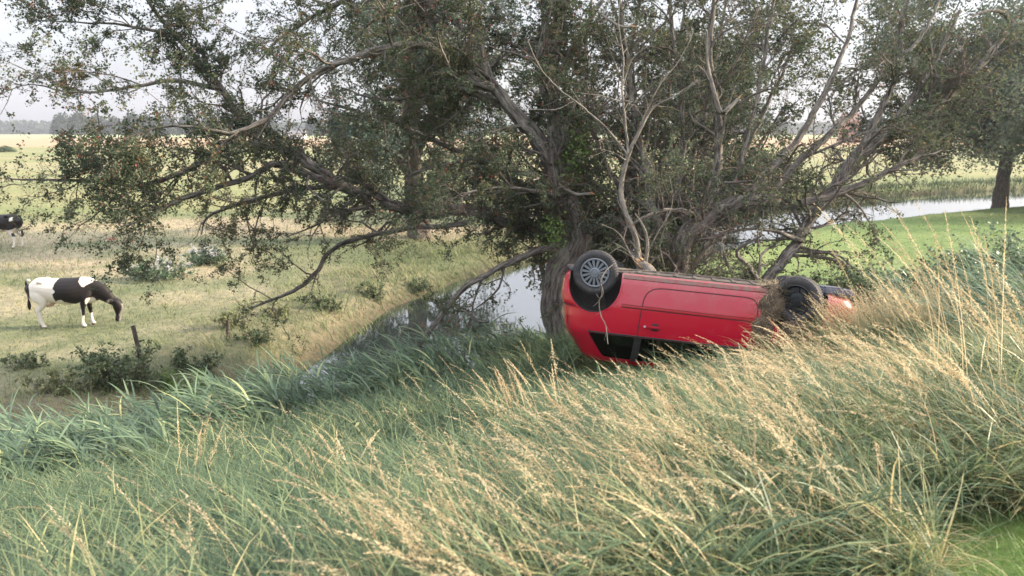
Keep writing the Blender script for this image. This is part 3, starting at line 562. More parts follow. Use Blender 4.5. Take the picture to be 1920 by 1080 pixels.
M['grey_plastic'] = pbr('grey_plastic', (.14, .15, .19), .5, noise=(10, (.09, .09, .11), .4, .7))
M['lamp_red'] = pbr('lamp_red', (.42, .006, .012), .12, coat=1)
M['lamp_clear'] = pbr('lamp_clear', (.5, .5, .52), .08, coat=1)
M['mud'] = pbr('mud', (.075, .055, .04), .95, noise=(10, (.16, .12, .08), .4, .7), bump=(14, 1.0))
M['interior'] = pbr('car_interior', (.012, .012, .013), .9)
gm, n, out = mat('window_glass'); tr = n.nodes.new('ShaderNodeBsdfTransparent'); tr.inputs[0].default_value = (.30, .34, .33, 1)
gl = n.nodes.new('ShaderNodeBsdfGlossy'); gl.inputs['Roughness'].default_value = .02; gl.inputs[0].default_value = (.9, .9, .9, 1)
fr = n.nodes.new('ShaderNodeFresnel'); fr.inputs[0].default_value = 1.5; mx = n.nodes.new('ShaderNodeMixShader')
n.links.new(fr.outputs[0], mx.inputs[0]); n.links.new(tr.outputs[0], mx.inputs[1]); n.links.new(gl.outputs[0], mx.inputs[2]); n.links.new(mx.outputs[0], out.inputs[0]); M['glass'] = gm

XC, NS = 1.35, 5.5
def c_w(z):   # half width by height
    return np.interp(z, [.18, .22, .30, .42, .58, .64, .80, .95, 1.0, 1.04, 1.30, 1.37, 1.41, 1.43], [.755, .785, .802, .812, .822, .823, .820, .806, .795, .778, .655, .60, .50, .30])
def c_xr(z): return np.interp(z, [.18, .24, .34, .5, .62, .66, .68, .8, .95, 1.02, 1.3, 1.38, 1.43], [-.36, -.44, -.475, -.49, -.475, -.45, -.43, -.425, -.40, -.375, -.17, -.08, .2])
def c_xf(z): return np.interp(z, [.18, .24, .34, .5, .62, .72, .80, .86, .93, .98, 1.1, 1.3, 1.38, 1.43], [3.05, 3.16, 3.23, 3.24, 3.18, 3.08, 2.95, 2.75, 2.45, 2.28, 2.02, 1.62, 1.42, 1.1])
def Wf(x, z):
    x = np.asarray(x, float); xi = np.where(x > XC, (x-XC)/(c_xf(z)-XC), (XC-x)/(XC-c_xr(z)))
    return c_w(z)*np.clip(1-np.abs(xi)**NS, 0, 1)**(1/NS)
car = empty('overturned_car', (1.28, 10.55, 3.49), 'red three door hatchback lying upside down on the grassy slope under the hawthorns', 'car')
_a, _b, _g = -.25, math.radians(3.2), -.15
car.rotation_euler = (_g+math.pi, _b, _a)
def car_body():
    bm = bmesh.new(); zs = np.concatenate([np.arange(.18, 1.43, .025), [1.43]]); N = 128; rings = []
    tt = np.arange(N)*2*math.pi/N
    for z in zs:
        c, s = np.cos(tt), np.sin(tt); e = 2/NS
        a = np.where(c > 0, c_xf(z)-XC, XC-c_xr(z))
        # even spacing along the flanks: warp the angle
        x = XC+np.sign(c)*a*np.abs(c)**e; y = c_w(z)*np.sign(s)*np.abs(s)**e
        rings.append([bm.verts.new((x[k], y[k], z)) for k in range(N)])
    for a, b in zip(rings[:-1], rings[1:]):
        for k in range(N): bm.faces.new((a[k], a[(k+1) % N], b[(k+1) % N], b[k]))
    bm.faces.new(rings[0][::-1]); bm.faces.new(rings[-1]); return bm
def cut(obj, bms):
    "boolean-subtract several closed meshes and bake the result"
    tmp = []
    for bmc in bms:
        bmesh.ops.recalc_face_normals(bmc, faces=bmc.faces[:]); me = bpy.data.meshes.new('cutter'); bmc.to_mesh(me); bmc.free()
        o = bpy.data.objects.new('cutter', me); COL.objects.link(o); tmp.append(o)
        md = obj.modifiers.new('b', 'BOOLEAN'); md.operation = 'DIFFERENCE'; md.solver = 'EXACT'; md.object = o
    bpy.context.view_layer.update(); dg = bpy.context.evaluated_depsgraph_get()
    me = bpy.data.meshes.new_from_object(obj.evaluated_get(dg)); obj.modifiers.clear(); obj.data = me
    for o in tmp: bpy.data.objects.remove(o)
def prism(pts, y0, y1):
    bm = bmesh.new(); A = [bm.verts.new((x, y0, z)) for x, z in pts]; B = [bm.verts.new((x, y1, z)) for x, z in pts]
    bm.faces.new(A); bm.faces.new(B[::-1])
    for k in range(len(pts)): bm.faces.new((A[k], B[k], B[(k+1) % len(pts)], A[(k+1) % len(pts)]))
    return bm
def rounded(poly, r, n=4):
    o = []; P_ = [np.array(p, float) for p in poly]
    for i in range(len(P_)):
        a, b, c = P_[i-1], P_[i], P_[(i+1) % len(P_)]; u = (a-b)/np.linalg.norm(a-b); w = (c-b)/np.linalg.norm(c-b)
        p0, p1 = b+u*r, b+w*r
        for t in np.linspace(0, 1, n+1): o.append(tuple((1-t)**2*p0+2*t*(1-t)*b+t*t*p1))
    return o
ARCH = [(0, .335, .350), (2.5, .335, .350)]
Q_WIN = rounded([(-.02, .99), (.60, .985), (.56, 1.30), (.18, 1.30)], .05)
D_WIN = rounded([(.66, .985), (1.98, .975), (1.60, 1.27), (.62, 1.305)], .04)
body = bm_obj('body', car_body(), [M['paint'], M['well'], M['interior'], M['under'], M['plastic']], None, smooth=False)
cuts = []
for cx, cz, r in ARCH:
    arc = [(cx+r*math.cos(t), cz+r*math.sin(t)*1.12) for t in np.linspace(0, math.pi, 33)]+[(cx-r*1.0, .1), (cx+r*1.0, .1)]
    for sg in (1, -1): cuts.append(prism(arc, sg*.50, sg*.95))
cuts.append(prism(Q_WIN, -.98, .98)); cuts.append(prism(D_WIN, -.98, .98))
cut(body, cuts); body.parent = car
me = body.data; vs = np.empty(len(me.vertices)*3); me.vertices.foreach_get('co', vs); vs = vs.reshape(-1, 3)
def in_poly(x, z, poly):
    c = False; j = len(poly)-1
    for i in range(len(poly)):
        xi, zi = poly[i]; xj, zj = poly[j]
        if (zi > z) != (zj > z) and x < (xj-xi)*(z-zi)/(zj-zi)+xi: c = not c
        j = i
    return c
for f in me.polygons:
    c = f.center; nrm = f.normal; k = 0
    for cx, cz, r in ARCH:
        rr = math.hypot(c.x-cx, (c.z-cz)/1.12 if c.z > cz else 0)
        if abs(c.x-cx) < r+.002 and rr < r+.003 and c.z < cz+r*1.13 and abs(c.y) < float(Wf(c.x, c.z))-.004 and abs(c.y) > .49: k = 1
    if nrm.z < -.98 and c.z < .19 and k == 0: k = 3
    if abs(c.y) < float(Wf(c.x, c.z))-.006 and c.z > .97 and c.z < 1.32 and -.03 < c.x < 2 and (in_poly(c.x, c.z, Q_WIN) or in_poly(c.x, c.z, D_WIN) or abs(nrm.y) < .2): k = 2
    f.material_index = k
for m_ in (M['paint'], M['well'], M['interior'], M['under'], M['plastic']):
    if m_.name not in me.materials: me.materials.append(m_)
me.polygons.foreach_set('use_smooth', np.full(len(me.polygons), True)); me.set_sharp_from_angle(angle=math.radians(28))
def surf(x, z, off, sg=1):
    e = .01; w = float(Wf(x, z)); nx_ = -(float(Wf(x+e, z))-float(Wf(x-e, z)))/(2*e); nz_ = -(float(Wf(x, z+e))-float(Wf(x, z-e)))/(2*e)
    nn = Vector((nx_, 1, nz_)).normalized(); p = Vector((x, w, z))+nn*off; nn = nn.copy()
    if sg < 0: p.y *= -1; nn.y *= -1
    return p, nn
def surf_strip(bm, pts, width, depth=.004, sg=1, off=0.):
    "flat bar hugging the body side along a path of (x,z)"
    d = []
    P_ = [];
    for i, (x, z) in enumerate(pts):
        a = pts[max(0, i-1)]; b = pts[min(len(pts)-1, i+1)]; t = Vector((b[0]-a[0], b[1]-a[1])).normalized(); nx_ = Vector((-t.y, t.x))*width/2
        q = []
        for s_, o_ in ((-1, off), (-.7, off+depth), (.7, off+depth), (1, off)):
            p, _ = surf(x+nx_.x*s_, z+nx_.y*s_, o_, sg); q.append(bm.verts.new(p))
        P_.append(q)
    for a, b in zip(P_[:-1], P_[1:]):
        for k in range(3): bm.faces.new((a[k], a[k+1], b[k+1], b[k]))
def dens(pts, n=6):
    o = []
    for a, b in zip(pts[:-1], pts[1:]):
        for t in np.linspace(0, 1, n, endpoint=False): o.append((a[0]+(b[0]-a[0])*t, a[1]+(b[1]-a[1])*t))
    o.append(pts[-1]); return o
def patch(poly_fn, nu, nv, off, sg, bm, thick=.006):
    G = [[None]*(nv+1) for _ in range(nu+1)]
    for i in range(nu+1):
        for j in range(nv+1): G[i][j] = bm.verts.new(surf(*poly_fn(i/nu, j/nv), off, sg)[0])
    for i in range(nu):
        for j in range(nv): bm.faces.new((G[i][j], G[i+1][j], G[i+1][j+1], G[i][j+1]))
quad = lambda a, b, c, d: (lambda u, v: ((a[0]*(1-u)+b[0]*u)*(1-v)+(d[0]*(1-u)+c[0]*u)*v, (a[1]*(1-u)+b[1]*u)*(1-v)+(d[1]*(1-u)+c[1]*u)*v))
# door outline: rear seam curves in at the sill, runs up to the belt and over the window frame
def seam_path():
    r = [(.615, 1.0), (.625, .80), (.64, .62), (.655, .48), (.69, .40), (.76, .345), (.86, .325)]
    return dens(r, 5)+dens([(.86, .325), (1.9, .325)], 24)[1:]+dens([(1.9, .325), (1.97, .335), (2.02, .37), (2.05, .44)], 3)[1:]+dens([(2.05, .44), (2.04, .62), (2.02, .97)], 6)[1:]
def smoothp(p, it=3):
    p = np.array(p)
    for _ in range(it): p[1:-1] = (p[:-2]+2*p[1:-1]+p[2:])/4
    return [tuple(q) for q in p]
for sg in (1, -1):
    dr = bmesh.new(); surf_strip(dr, smoothp(seam_path()), .013, .0012, sg, .0006); door = bm_obj('door', dr, M['seam'], car)
    tag(door, 'long red door outlined by its dark gap')
    h = bmesh.new()   # recess cup + grip bar
    cup = bmesh.ops.create_uvsphere(h, u_segments=20, v_segments=10, radius=1)['verts']
    p, nn = surf(.83, .825, .001, sg)
    bmesh.ops.scale(h, vec=(.062, .007, .052), verts=cup); bmesh.ops.translate(h, vec=p, verts=cup)
    hd = bm_obj('handle_recess', h, M['seam'], door)
    h = bmesh.new(); bar = add_box(h, (0, 0, 0), (.215, .024, .034), bev=.010); p, nn = surf(.80, .822, .024, sg); bmesh.ops.translate(h, vec=p, verts=h.verts[:])
    bm_obj('handle', h, M['paint'], door)
    h = bmesh.new(); add_box(h, (0, 0, 0), (.035, .02, .026), bev=.007); p, nn = surf(.705, .822, .031, sg); bmesh.ops.translate(h, vec=p, verts=h.verts[:])
    bm_obj('lock', h, M['lamp_clear'], door)
    t = bmesh.new(); surf_strip(t, dens([(.38, .592), (2.13, .600)], 30), .030, .006, sg, .0); bm_obj('side_moulding', t, M['gloss_red'], car)
    t = bmesh.new(); surf_strip(t, dens([(.38, .612), (2.13, .620)], 30), .010, .0015, sg, .001); surf_strip(t, dens([(.38, .573), (2.13, .581)], 30), .007, .0015, sg, .001); bm_obj('moulding_groove', t, M['seam'], car)
    t = bmesh.new(); surf_strip(t, dens([(.37, .222), (2.13, .222)], 26), .06, .010, sg, .0); bm_obj('sill', t, M['sealant'], car)
    t = bmesh.new(); surf_strip(t, dens([(-.03, .975), (1.99, .962)], 30), .024, .008, sg, .0); bm_obj('window_seal', t, M['plastic'], car)
    t = bmesh.new(); patch(quad((-.01, .985), (.60, .98), (.56, 1.305), (.17, 1.305)), 8, 6, -.012, sg, t); bm_obj('window', t, M['glass'], car)
    t = bmesh.new(); patch(quad((.655, .98), (1.98, .97), (1.60, 1.275), (.62, 1.305)), 14, 6, -.012, sg, t); bm_obj('window', t, M['glass'], car)
    t = bmesh.new(); patch(quad((.585, .985), (.675, .985), (.635, 1.32), (.545, 1.32)), 3, 6, .003, sg, t); bm_obj('door_pillar', t, M['plastic'], car)
    # bumper split + tail lamp wrapping the corner
    t = bmesh.new(); surf_strip(t, smoothp(dens([(-.415, .655), (-.30, .66), (-.12, .675)], 8)), .012, .0012, sg, .0008); bm_obj('bumper_gap', t, M['seam'], car)
    t = bmesh.new(); surf_strip(t, smoothp(dens([(-.335, .68), (-.325, .80), (-.31, .93), (-.25, 1.02), (-.12, 1.27)], 6)), .010, .0012, sg, .0008); bm_obj('tailgate_gap', t, M['seam'], car)
    t = bmesh.new(); patch(quad((-.408, .70), (-.335, .70), (-.32, .94), (-.385, .94)), 4, 10, .004, sg, t); bm_obj('tail_lamp', t, M['lamp_red'], car)
    t = bmesh.new(); patch(quad((2.78, .62), (3.10, .60), (3.02, .72), (2.80, .76)), 8, 5, .004, sg, t); bm_obj('headlight', t, M['grey_plastic'], car)
    # arch lip
    for cx, cz, r in ARCH:
        t = bmesh.new(); pts = [(cx+(r+.006)*math.cos(a), cz+(r+.006)*math.sin(a)*1.12) for a in np.linspace(.03, math.pi-.03, 34)]
        surf_strip(t, pts, .022, .007, sg, .0); bm_obj('arch_lip', t, M['paint'], car)
    # door mirror
    t = bmesh.new(); v_ = add_box(t, (1.86, sg*.90, 1.0), (.10, .17, .12), bev=.03); bm_obj('mirror', t, M['plastic'], car)
# bumpers' undersides, floor, exhaust, tank, suspension
t = bmesh.new(); add_box(t, (-.30, 0, .185), (.16, 1.26, .05), bev=.02); bm_obj('rear_undertray', t, M['grey_plastic'], car)
t = bmesh.new(); add_box(t, (3.02, 0, .165), (.30, 1.22, .085), bev=.025); add_box(t, (2.92, .58, .155), (.26, .20, .11), bev=.03); bm_obj('front_undertray', t, M['grey_plastic'], car)
t = bmesh.new(); add_box(t, (1.25, 0, .176), (1.7, 1.05, .014), bev=.004)
for k in range(7): add_box(t, (.5+k*.25, 0, .166), (.05, .95, .012), bev=.003)
bm_obj('floor_pan', t, M['under'], car)
ex = smooth([(2.1, -.35, .165, .022), (1.6, -.35, .165, .022), (.9, -.35, .165, .022), (.3, -.2, .165, .022), (-.1, .42, .15, .028), (-.42, .45, .17, .026)], .08, .0)
V, F, bk = tubes(ex[None, :, :3], ex[None, :, 3], 12); mesh_np('exhaust', V, F, M['under'], car, smooth=True)
t = bmesh.new(); add_box(t, (-.22, .36, .17), (.34, .26, .13), bev=.05); bm_obj('silencer', t, M['under'], car)
ax = np.array([[(0, y, .20) for y in np.linspace(-.68, .68, 9)]], float); V, F, bk = tubes(ax, np.full((1, 9), .035), 12); mesh_np('rear_axle', V, F, M['under'], car, smooth=True)
for sg in (1, -1):
    s1 = np.array([[(.02+.10*k/6, sg*.60, .20+.40*k/6) for k in range(7)]], float); V, F, bk = tubes(s1, np.full((1, 7), .028), 12); mesh_np('shock_absorber', V, F, M['well'], car, smooth=True)
def make_wheel(cover):
    w = empty('wheel'); w.parent = car
    b = bmesh.new(); R0 = .29
    lathe(b, [(.185, .045), (.19, .075), (.215, .088), (.245, .090), (.268, .082), (.283, .066), (.289, .045), (.290, .030), (.284, .028), (.284, .022), (.290, .020), (.291, .004), (.285, .002), (.285, -.004), (.291, -.006), (.290, -.022), (.284, -.024), (.284, -.030), (.290, -.032), (.289, -.047), (.283, -.068), (.268, -.084), (.245, -.092), (.21, -.09), (.185, -.07)], 64)
    # tread sipes
    for k in range(56):
        a = 2*math.pi*k/56
        for y0, sw in ((-.058, .12), (.058, -.12)):
            vs_ = add_box(b, (0, 0, 0), (.010, .040, .006)); bmesh.ops.rotate(b, verts=vs_, cent=(0, 0, 0), matrix=Matrix.Rotation(sw*3, 3, 'Z'))
            bmesh.ops.translate(b, vec=(0, y0, .2865), verts=vs_); bmesh.ops.rotate(b, verts=vs_, cent=(0, 0, 0), matrix=Matrix.Rotation(a, 3, 'Y'))
    bm_obj('tyre', b, M['tyre'], w)
    b = bmesh.new(); lathe(b, [(.185, -.085), (.185, .066), (.190, .074), (.182, .078), (.172, .068), (.165, .030), (.150, .018), (.10, .024), (.085, .040), (.055, .046), (.0001, .046)], 56)
    rim = bm_obj('rim', b, M['steel'], w)
    if cover:
        b = bmesh.new(); lathe(b, [(.190, .074), (.188, .086), (.178, .092), (.168, .088), (.163, .078), (.176, .070)], 56)
        lathe(b, [(.066, .050), (.064, .088), (.050, .098), (.040, .094), (.034, .100), (.0001, .102)], 32)
        ns = 15
        for k in range(ns):
            a = 2*math.pi*k/ns; bb = bmesh.new() if 0 else b
            vs_ = add_box(bb, (0, 0, 0), (1, 1, 1))
            for v in vs_:
                out_ = v.co.z > 0; v.co = Vector((math.copysign(.0115 if not out_ else .0165, v.co.x), .086 if v.co.y > 0 else .068, .172 if out_ else .055))
                if v.co.y > .08 and out_: v.co.y = .084
            bmesh.ops.rotate(bb, verts=vs_, cent=(0, 0, 0), matrix=Matrix.Rotation(a, 3, 'Y'))
        bm_obj('hubcap', b, M['hubcap'], w, angle=25)
    else:
        b = bmesh.new()
        for k in range(8):   # raised pressed ribs between the vent holes
            vs_ = add_box(b, (0, .034, .122), (.046, .022, .062)); bmesh.ops.rotate(b, verts=vs_, cent=(0, 0, 0), matrix=Matrix.Rotation(2*math.pi*k/8, 3, 'Y'))
        for k in range(5):
            a = 2*math.pi*k/5; r = bmesh.ops.create_uvsphere(b, u_segments=8, v_segments=6, radius=.010)['verts']
            bmesh.ops.translate(b, vec=(.042*math.cos(a), .048, .042*math.sin(a)), verts=r)
        bm_obj('hub_bolts', b, M['steel'], w)
    return w
wheels = []
for x, sg, cover, steer, camb in ((0, 1, True, 0, .05), (0, -1, True, 0, -.05), (2.5, 1, False, .40, .12), (2.5, -1, False, .40, -.1)):
    w = make_wheel(cover); w.location = (x, sg*.735, .205 if (sg > 0 and x == 0) else (.29 if sg > 0 else .33)); w.rotation_euler = (camb, 0, steer+(0 if sg > 0 else math.pi))
    if x == 2.5 and sg == 1: tag(w, 'bare black steel wheel turned sideways with dirty tyre')
    if x == 0 and sg == 1: tag(w, 'wheel with a grey fifteen spoke cover')

# ================================================================== COWS
def loft(bm, rows, S=16, sub=3):
    "rows (x,y,z,ry,rn): elliptical sections along a path; y is lateral"
    r = np.array(rows, float); t = np.arange(len(r)); ti = np.linspace(0, len(r)-1, (len(r)-1)*sub+1)
    c = np.concatenate([2*r[:1]-r[1:2], r, 2*r[-1:]-r[-2:-1]]); o = []
    for q in ti:
        i = min(int(q), len(r)-2); f = q-i; p0, p1, p2, p3 = c[i:i+4]; o.append(.5*(2*p1+(p2-p0)*f+(2*p0-5*p1+4*p2-p3)*f*f+(3*p1-p0-3*p2+p3)*f**3))
    o = np.array(o); T = np.gradient(o[:, :3], axis=0); T /= np.linalg.norm(T, axis=1)[:, None]
    Y = np.array([0, 1., 0])[None]-T*T[:, 1:2]; Y /= np.linalg.norm(Y, axis=1)[:, None]; N = np.cross(T, Y); rings = []
    for k in range(len(o)):
        rings.append([bm.verts.new(o[k, :3]+Y[k]*o[k, 3]*math.cos(a)+N[k]*o[k, 4]*math.sin(a)) for a in np.arange(S)*2*math.pi/S])
    for a, b in zip(rings[:-1], rings[1:]):
        for k in range(S): bm.faces.new((a[k], a[(k+1) % S], b[(k+1) % S], b[k]))
    bm.faces.new(rings[0][::-1]); bm.faces.new(rings[-1])
def build_cow(root, patchfn, stride=0):
    bm = bmesh.new()
    loft(bm, [(-.86, 0, 1.20, .07, .08), (-.82, 0, 1.15, .18, .19), (-.70, 0, 1.10, .26, .265), (-.50, 0, 1.08, .285, .30), (-.25, 0, 1.03, .30, .33), (.05, 0, .99, .34, .37), (.32, 0, 1.0, .335, .365), (.52, 0, 1.03, .28, .35), (.70, 0, 1.06, .21, .31), (.84, 0, 1.04, .15, .24), (1.0, 0, .93, .13, .22), (1.14, 0, .80, .11, .17), (1.25, 0, .69, .09, .125), (1.32, 0, .62, .07, .08)], 20)
    loft(bm, [(1.27, 0, .74, .07, .05), (1.33, 0, .69, .115, .10), (1.375, 0, .60, .125, .135), (1.39, 0, .49, .115, .135), (1.385, 0, .37, .075, .095), (1.37, 0, .26, .062, .075), (1.355, 0, .17, .082, .080), (1.345, 0, .11, .07, .055)], 14)
    for sg in (1, -1):
        # ears
        loft(bm, [(1.29, sg*.07, .68, .04, .03), (1.25, sg*.15, .72, .03, .07), (1.22, sg*.22, .72, .02, .065), (1.20, sg*.28, .70, .012, .02)], 8)
        f = stride if sg > 0 else -stride
        # hind leg: thigh, stifle forward, hock backward, cannon, hoof
        loft(bm, [(-.60, sg*.13, 1.12, .12, .22), (-.58, sg*.16, .95, .13, .24), (-.52+f*.2, sg*.17, .78, .11, .17), (-.55+f*.5, sg*.17, .64, .075, .105), (-.68+f*.8, sg*.165, .50, .05, .07), (-.685+f, sg*.16, .42, .042, .055), (-.665+f, sg*.16, .26, .036, .04), (-.65+f, sg*.16, .13, .042, .048), (-.62+f, sg*.16, .075, .04, .05), (-.605+f, sg*.16, .045, .052, .065), (-.595+f, sg*.16, 0, .058, .075)], 12)
        g = -f*.55
        loft(bm, [(.62, sg*.12, 1.02, .10, .20), (.60, sg*.16, .86, .10, .17), (.57+g*.2, sg*.165, .70, .078, .11), (.55+g*.4, sg*.16, .54, .056, .066), (.555+g*.6, sg*.16, .44, .055, .060), (.56+g*.6, sg*.16, .38, .045, .05), (.55+g*.9, sg*.16, .24, .035, .037), (.55+g, sg*.16, .12, .042, .045), (.575+g, sg*.16, .06, .045, .055), (.595+g, sg*.16, 0, .055, .07)], 12)
    # udder, brisket, hip bones
    loft(bm, [(-.52, 0, .76, .10, .08), (-.44, 0, .70, .14, .12), (-.32, 0, .70, .14, .11), (-.20, 0, .76, .08, .06)], 12)
    loft(bm, [(.45, 0, .74, .09, .10), (.62, 0, .74, .11, .12), (.80, 0, .80, .08, .12), (.95, 0, .82, .03, .07)], 12)
    for sg in (1, -1): loft(bm, [(-.52, sg*.20, 1.28, .05, .05), (-.46, sg*.23, 1.31, .06, .045), (-.38, sg*.21, 1.29, .04, .04)], 8)
    for sg in (1, -1):
        for x in (-.42, -.31): loft(bm, [(x, sg*.06, .64, .022, .022), (x, sg*.06, .60, .020, .020), (x, sg*.06, .55, .014, .014)], 8)
    # tail joins the same body
    loft(bm, [(-.80, .0, 1.31, .04, .05), (-.88, .0, 1.30, .032, .035), (-.925, .01, 1.20, .026, .028), (-.93, .02, 1.0, .02, .022), (-.92, .03, .82, .018, .02), (-.92, .04, .70, .035, .04), (-.925, .045, .58, .045, .05), (-.93, .05, .47, .02, .02)], 10)
    bmesh.ops.recalc_face_normals(bm, faces=bm.faces[:]); me = bpy.data.meshes.new('body'); bm.to_mesh(me); bm.free()
    o = bpy.data.objects.new('body', me); COL.objects.link(o)
    md = o.modifiers.new('r', 'REMESH'); md.mode = 'VOXEL'; md.voxel_size = .016
    md = o.modifiers.new('s', 'SMOOTH'); md.iterations = 7; md.factor = .5
    bpy.context.view_layer.update(); me = bpy.data.meshes.new_from_object(o.evaluated_get(bpy.context.evaluated_depsgraph_get())); o.modifiers.clear(); o.data = me
    me.polygons.foreach_set('use_smooth', np.full(len(me.polygons), True))
    v = np.empty(len(me.vertices)*3); me.vertices.foreach_get('co', v); v = v.reshape(-1, 3)
    c = patchfn(v); at = me.attributes.new('coat', 'FLOAT_COLOR', 'POINT'); at.data.foreach_set('color', np.concatenate([c, np.ones((len(c), 1))], 1).astype(np.float32).ravel())
    me.materials.clear(); me.materials.append(M['cow']); o.parent = root
    for sg in (1, -1):
        b = bmesh.new(); r = bmesh.ops.create_uvsphere(b, u_segments=10, v_segments=8, radius=.020)['verts']; bmesh.ops.translate(b, vec=(1.395, sg*.095, .50), verts=r); bm_obj('eye', b, M['cow_eye'], root)
    return o
m, n, out = mat('cow_coat'); p = n.nodes.new('ShaderNodeBsdfPrincipled'); p.inputs['Roughness'].default_value = .6; p.inputs['Specular IOR Level'].default_value = .3
at = n.nodes.new('ShaderNodeAttribute'); at.attribute_name = 'coat'; n.links.new(at.outputs['Color'], p.inputs['Base Color'])
n.links.new(p.outputs[0], out.inputs[0]); M['cow'] = m; M['cow_eye'] = pbr('cow_eye', (.01, .008, .006), .15)
def pip(x, z, poly):
    r = np.zeros(x.shape, bool); j = len(poly)-1
    for i in range(len(poly)):
        (xi, zi), (xj, zj) = poly[i], poly[j]
        r ^= ((zi > z) != (zj > z)) & (x < (xj-xi)*(z-zi)/(zj-zi+1e-12)+xi); j = i
    return r
WHT = np.array([.70, .64, .56]); BLK = np.array([.012, .009, .008]); PNK = np.array([.55, .36, .29]); GRY = np.array([.16, .15, .14])
def common(v, blk):
    c = np.where(blk[:, None], BLK, WHT)
    ud = (v[:, 2] < .76) & (v[:, 0] > -.55) & (v[:, 0] < -.15) & (np.abs(v[:, 1]) < .13) & (v[:, 2] > .45); c[ud] = PNK
    c[v[:, 2] < .05] = np.array([.10, .08, .06]); return c
def patch_a(v):
    x = v[:, 0]+(fbm(v[:, 0]+v[:, 1], v[:, 2], .12, 5)-.5)*.06; z = v[:, 2]+(fbm(v[:, 0], v[:, 2]+v[:, 1], .12, 8)-.5)*.06
    mid = pip(x, z, [(-.11, 1.22), (.05, 1.6), (.50, 1.6), (.52, 1.27), (.64, 1.14), (.9, 1.3), (.9, .78), (.46, .72), (.37, .66), (.22, .70), (.07, .81), (-.11, .77), (-.14, .96), (-.04, 1.03), (-.12, 1.12)])
    fore = (x > .50) & (z < 1.12+(x-.74)*.9) & (v[:, 2] > .33); ches = ((x-.74)**2+(z-.72)**2 < .011)
    blk = (mid | fore) & ~ches | (x > .95)
    tail = (x < -.74) & (z > .62) & (z < 1.22) & (v[:, 1] < .3) | (x < -.88)
    face = (x > 1.40) & (z < .62) & (np.abs(v[:, 1]) < .06)
    c = common(v, blk | tail); c[face] = GRY; return c
def patch_b(v):
    x = v[:, 0]+(fbm(v[:, 0]+v[:, 1], v[:, 2], .14, 15)-.5)*.08; z = v[:, 2]+(fbm(v[:, 0], v[:, 2]+v[:, 1], .14, 18)-.5)*.08
    blk = (z > .84+.10*np.sin(x*4)) & ~((x > -.72) & (x < -.60) & (z > 1.12) & (z < 1.26)) | (x > .7) | ((x < -.86) & (z < .8)) | ((x < -.6) & (z > .5) & (z < .66) & (v[:, 1] > 0))
    return common(v, blk)
cx, cy = -12.25, 20.5
cowA = empty('cow', (cx, cy, float(H(cx, cy))), 'black and white cow grazing head down on the pasture near the wooden post', 'cow', 'black and white cows on the pasture')
cowA.rotation_euler = (0, 0, math.radians(7)); cowA.scale = (1.0, 1.05, 1.0); build_cow(cowA, patch_a, -.10)
cx, cy = -23.0, 34.4
cowB = empty('cow', (cx, cy, float(H(cx, cy))), 'farther cow with black back and white belly, cut off by the left edge', 'cow', 'black and white cows on the pasture')
cowB.rotation_euler = (0, 0, math.radians(176)); cowB.scale = (1.1, 1.1, 1.12); build_cow(cowB, patch_b, .06)

# ================================================================== GROUND PLANTS
_Mc = (Matrix.Translation(car.location) @ car.rotation_euler.to_matrix().to_4x4()).inverted()
Wc0 = Matrix.Translation(car.location) @ car.rotation_euler.to_matrix().to_4x4()
def front_of_car(x, y):
    A_ = np.array(_Mc); q = np.stack([x, y, np.full_like(x, 2.4), np.ones_like(x)], 0); l = A_ @ q
    return (l[0] > -.7) & (l[0] < 2.0) & (l[1] > .2) & (l[1] < 2.6)
def in_car(x, y, z, inset=.08):
    A_ = np.array(_Mc); q = np.stack([x, y, z, np.ones_like(x)], 0); l = A_ @ q
    return (l[0] > -.42+inset) & (l[0] < 3.2-inset) & (np.abs(l[1]) < .80-inset)
def polar(n, r0, r1, a=42):
    r = r0*(r1/r0)**RS.rand(n); t = np.radians(RS.uniform(-a, a, n)); return r*np.sin(t), r*np.cos(t), r
def near_side(x, y):
    side = np.interp(x, [-42, -26, -20, -13, -8, -4, -2, -1, 1, 6, 16, 29, 40, 80, 200, 500], [-16, -2.5, 2.2, 6.5, 10.3, 15.0, 19, 24, 28.5, 37, 48, 59.1, 65.6, 80.7, 120, 250])-y
    return side > 0
SOIL = np.array([-.62, 6.55])
def grass_pts(n, r0, r1, smin=1.6, a=42):
    x, y, r = polar(n, r0, r1, a); s = dyke_s(x, y)+(vnoise(x, y, .5, 91)-.5)*.5; c = canal(x, y); z = H(x, y)
    k = (s > smin) & (s < 18) & (c > .25) & near_side(x, y) & ~in_car(x, y, z) & (((x-SOIL[0])/.55)**2+((y-SOIL[1])/.42)**2 > RS.uniform(.7, 1.4, n))
    return x[k], y[k], z[k], r[k], s[k]
# long grass on the slope
x, y, z, r, s = grass_pts(200000, 1.9, 20)
N = len(x); c_ = canal(x, y); g = fbm(x, y, 1.3, 61); g2 = fbm(x, y, .35, 67); warm = np.clip(1.2*np.maximum(sstep(.1, .45, x/y), .6*sstep(5.5, 3.6, y)*sstep(-.4, .1, x/y)), 0, 1)
g3 = vnoise(x, y, .45, 131); az = math.pi*.93+RS.normal(size=N)*.9+(g-.5)*2.6+(g3-.5)*4.0
ln = RS.uniform(.28, .72, N)*(.65+.7*g)*np.where(s < 2.3, .8, 1)*np.where(s > 12, .75, 1)*np.where(front_of_car(x, y), .75, 1)*np.where((c_ < 2.6) & (x < 1.2), .6, 1)*np.where(((x-SOIL[0])/.75)**2+((y-SOIL[1]+.35)/.95)**2 < 1, .3, 1)
tint = np.clip(.17+RS.beta(1.6, 2.4, N)*.62+(g-.5)*.5+(g2-.5)*.4-.07*(1-warm)+warm*.15+(RS.rand(N) < .04+.14*warm)*.40, 0, 1)
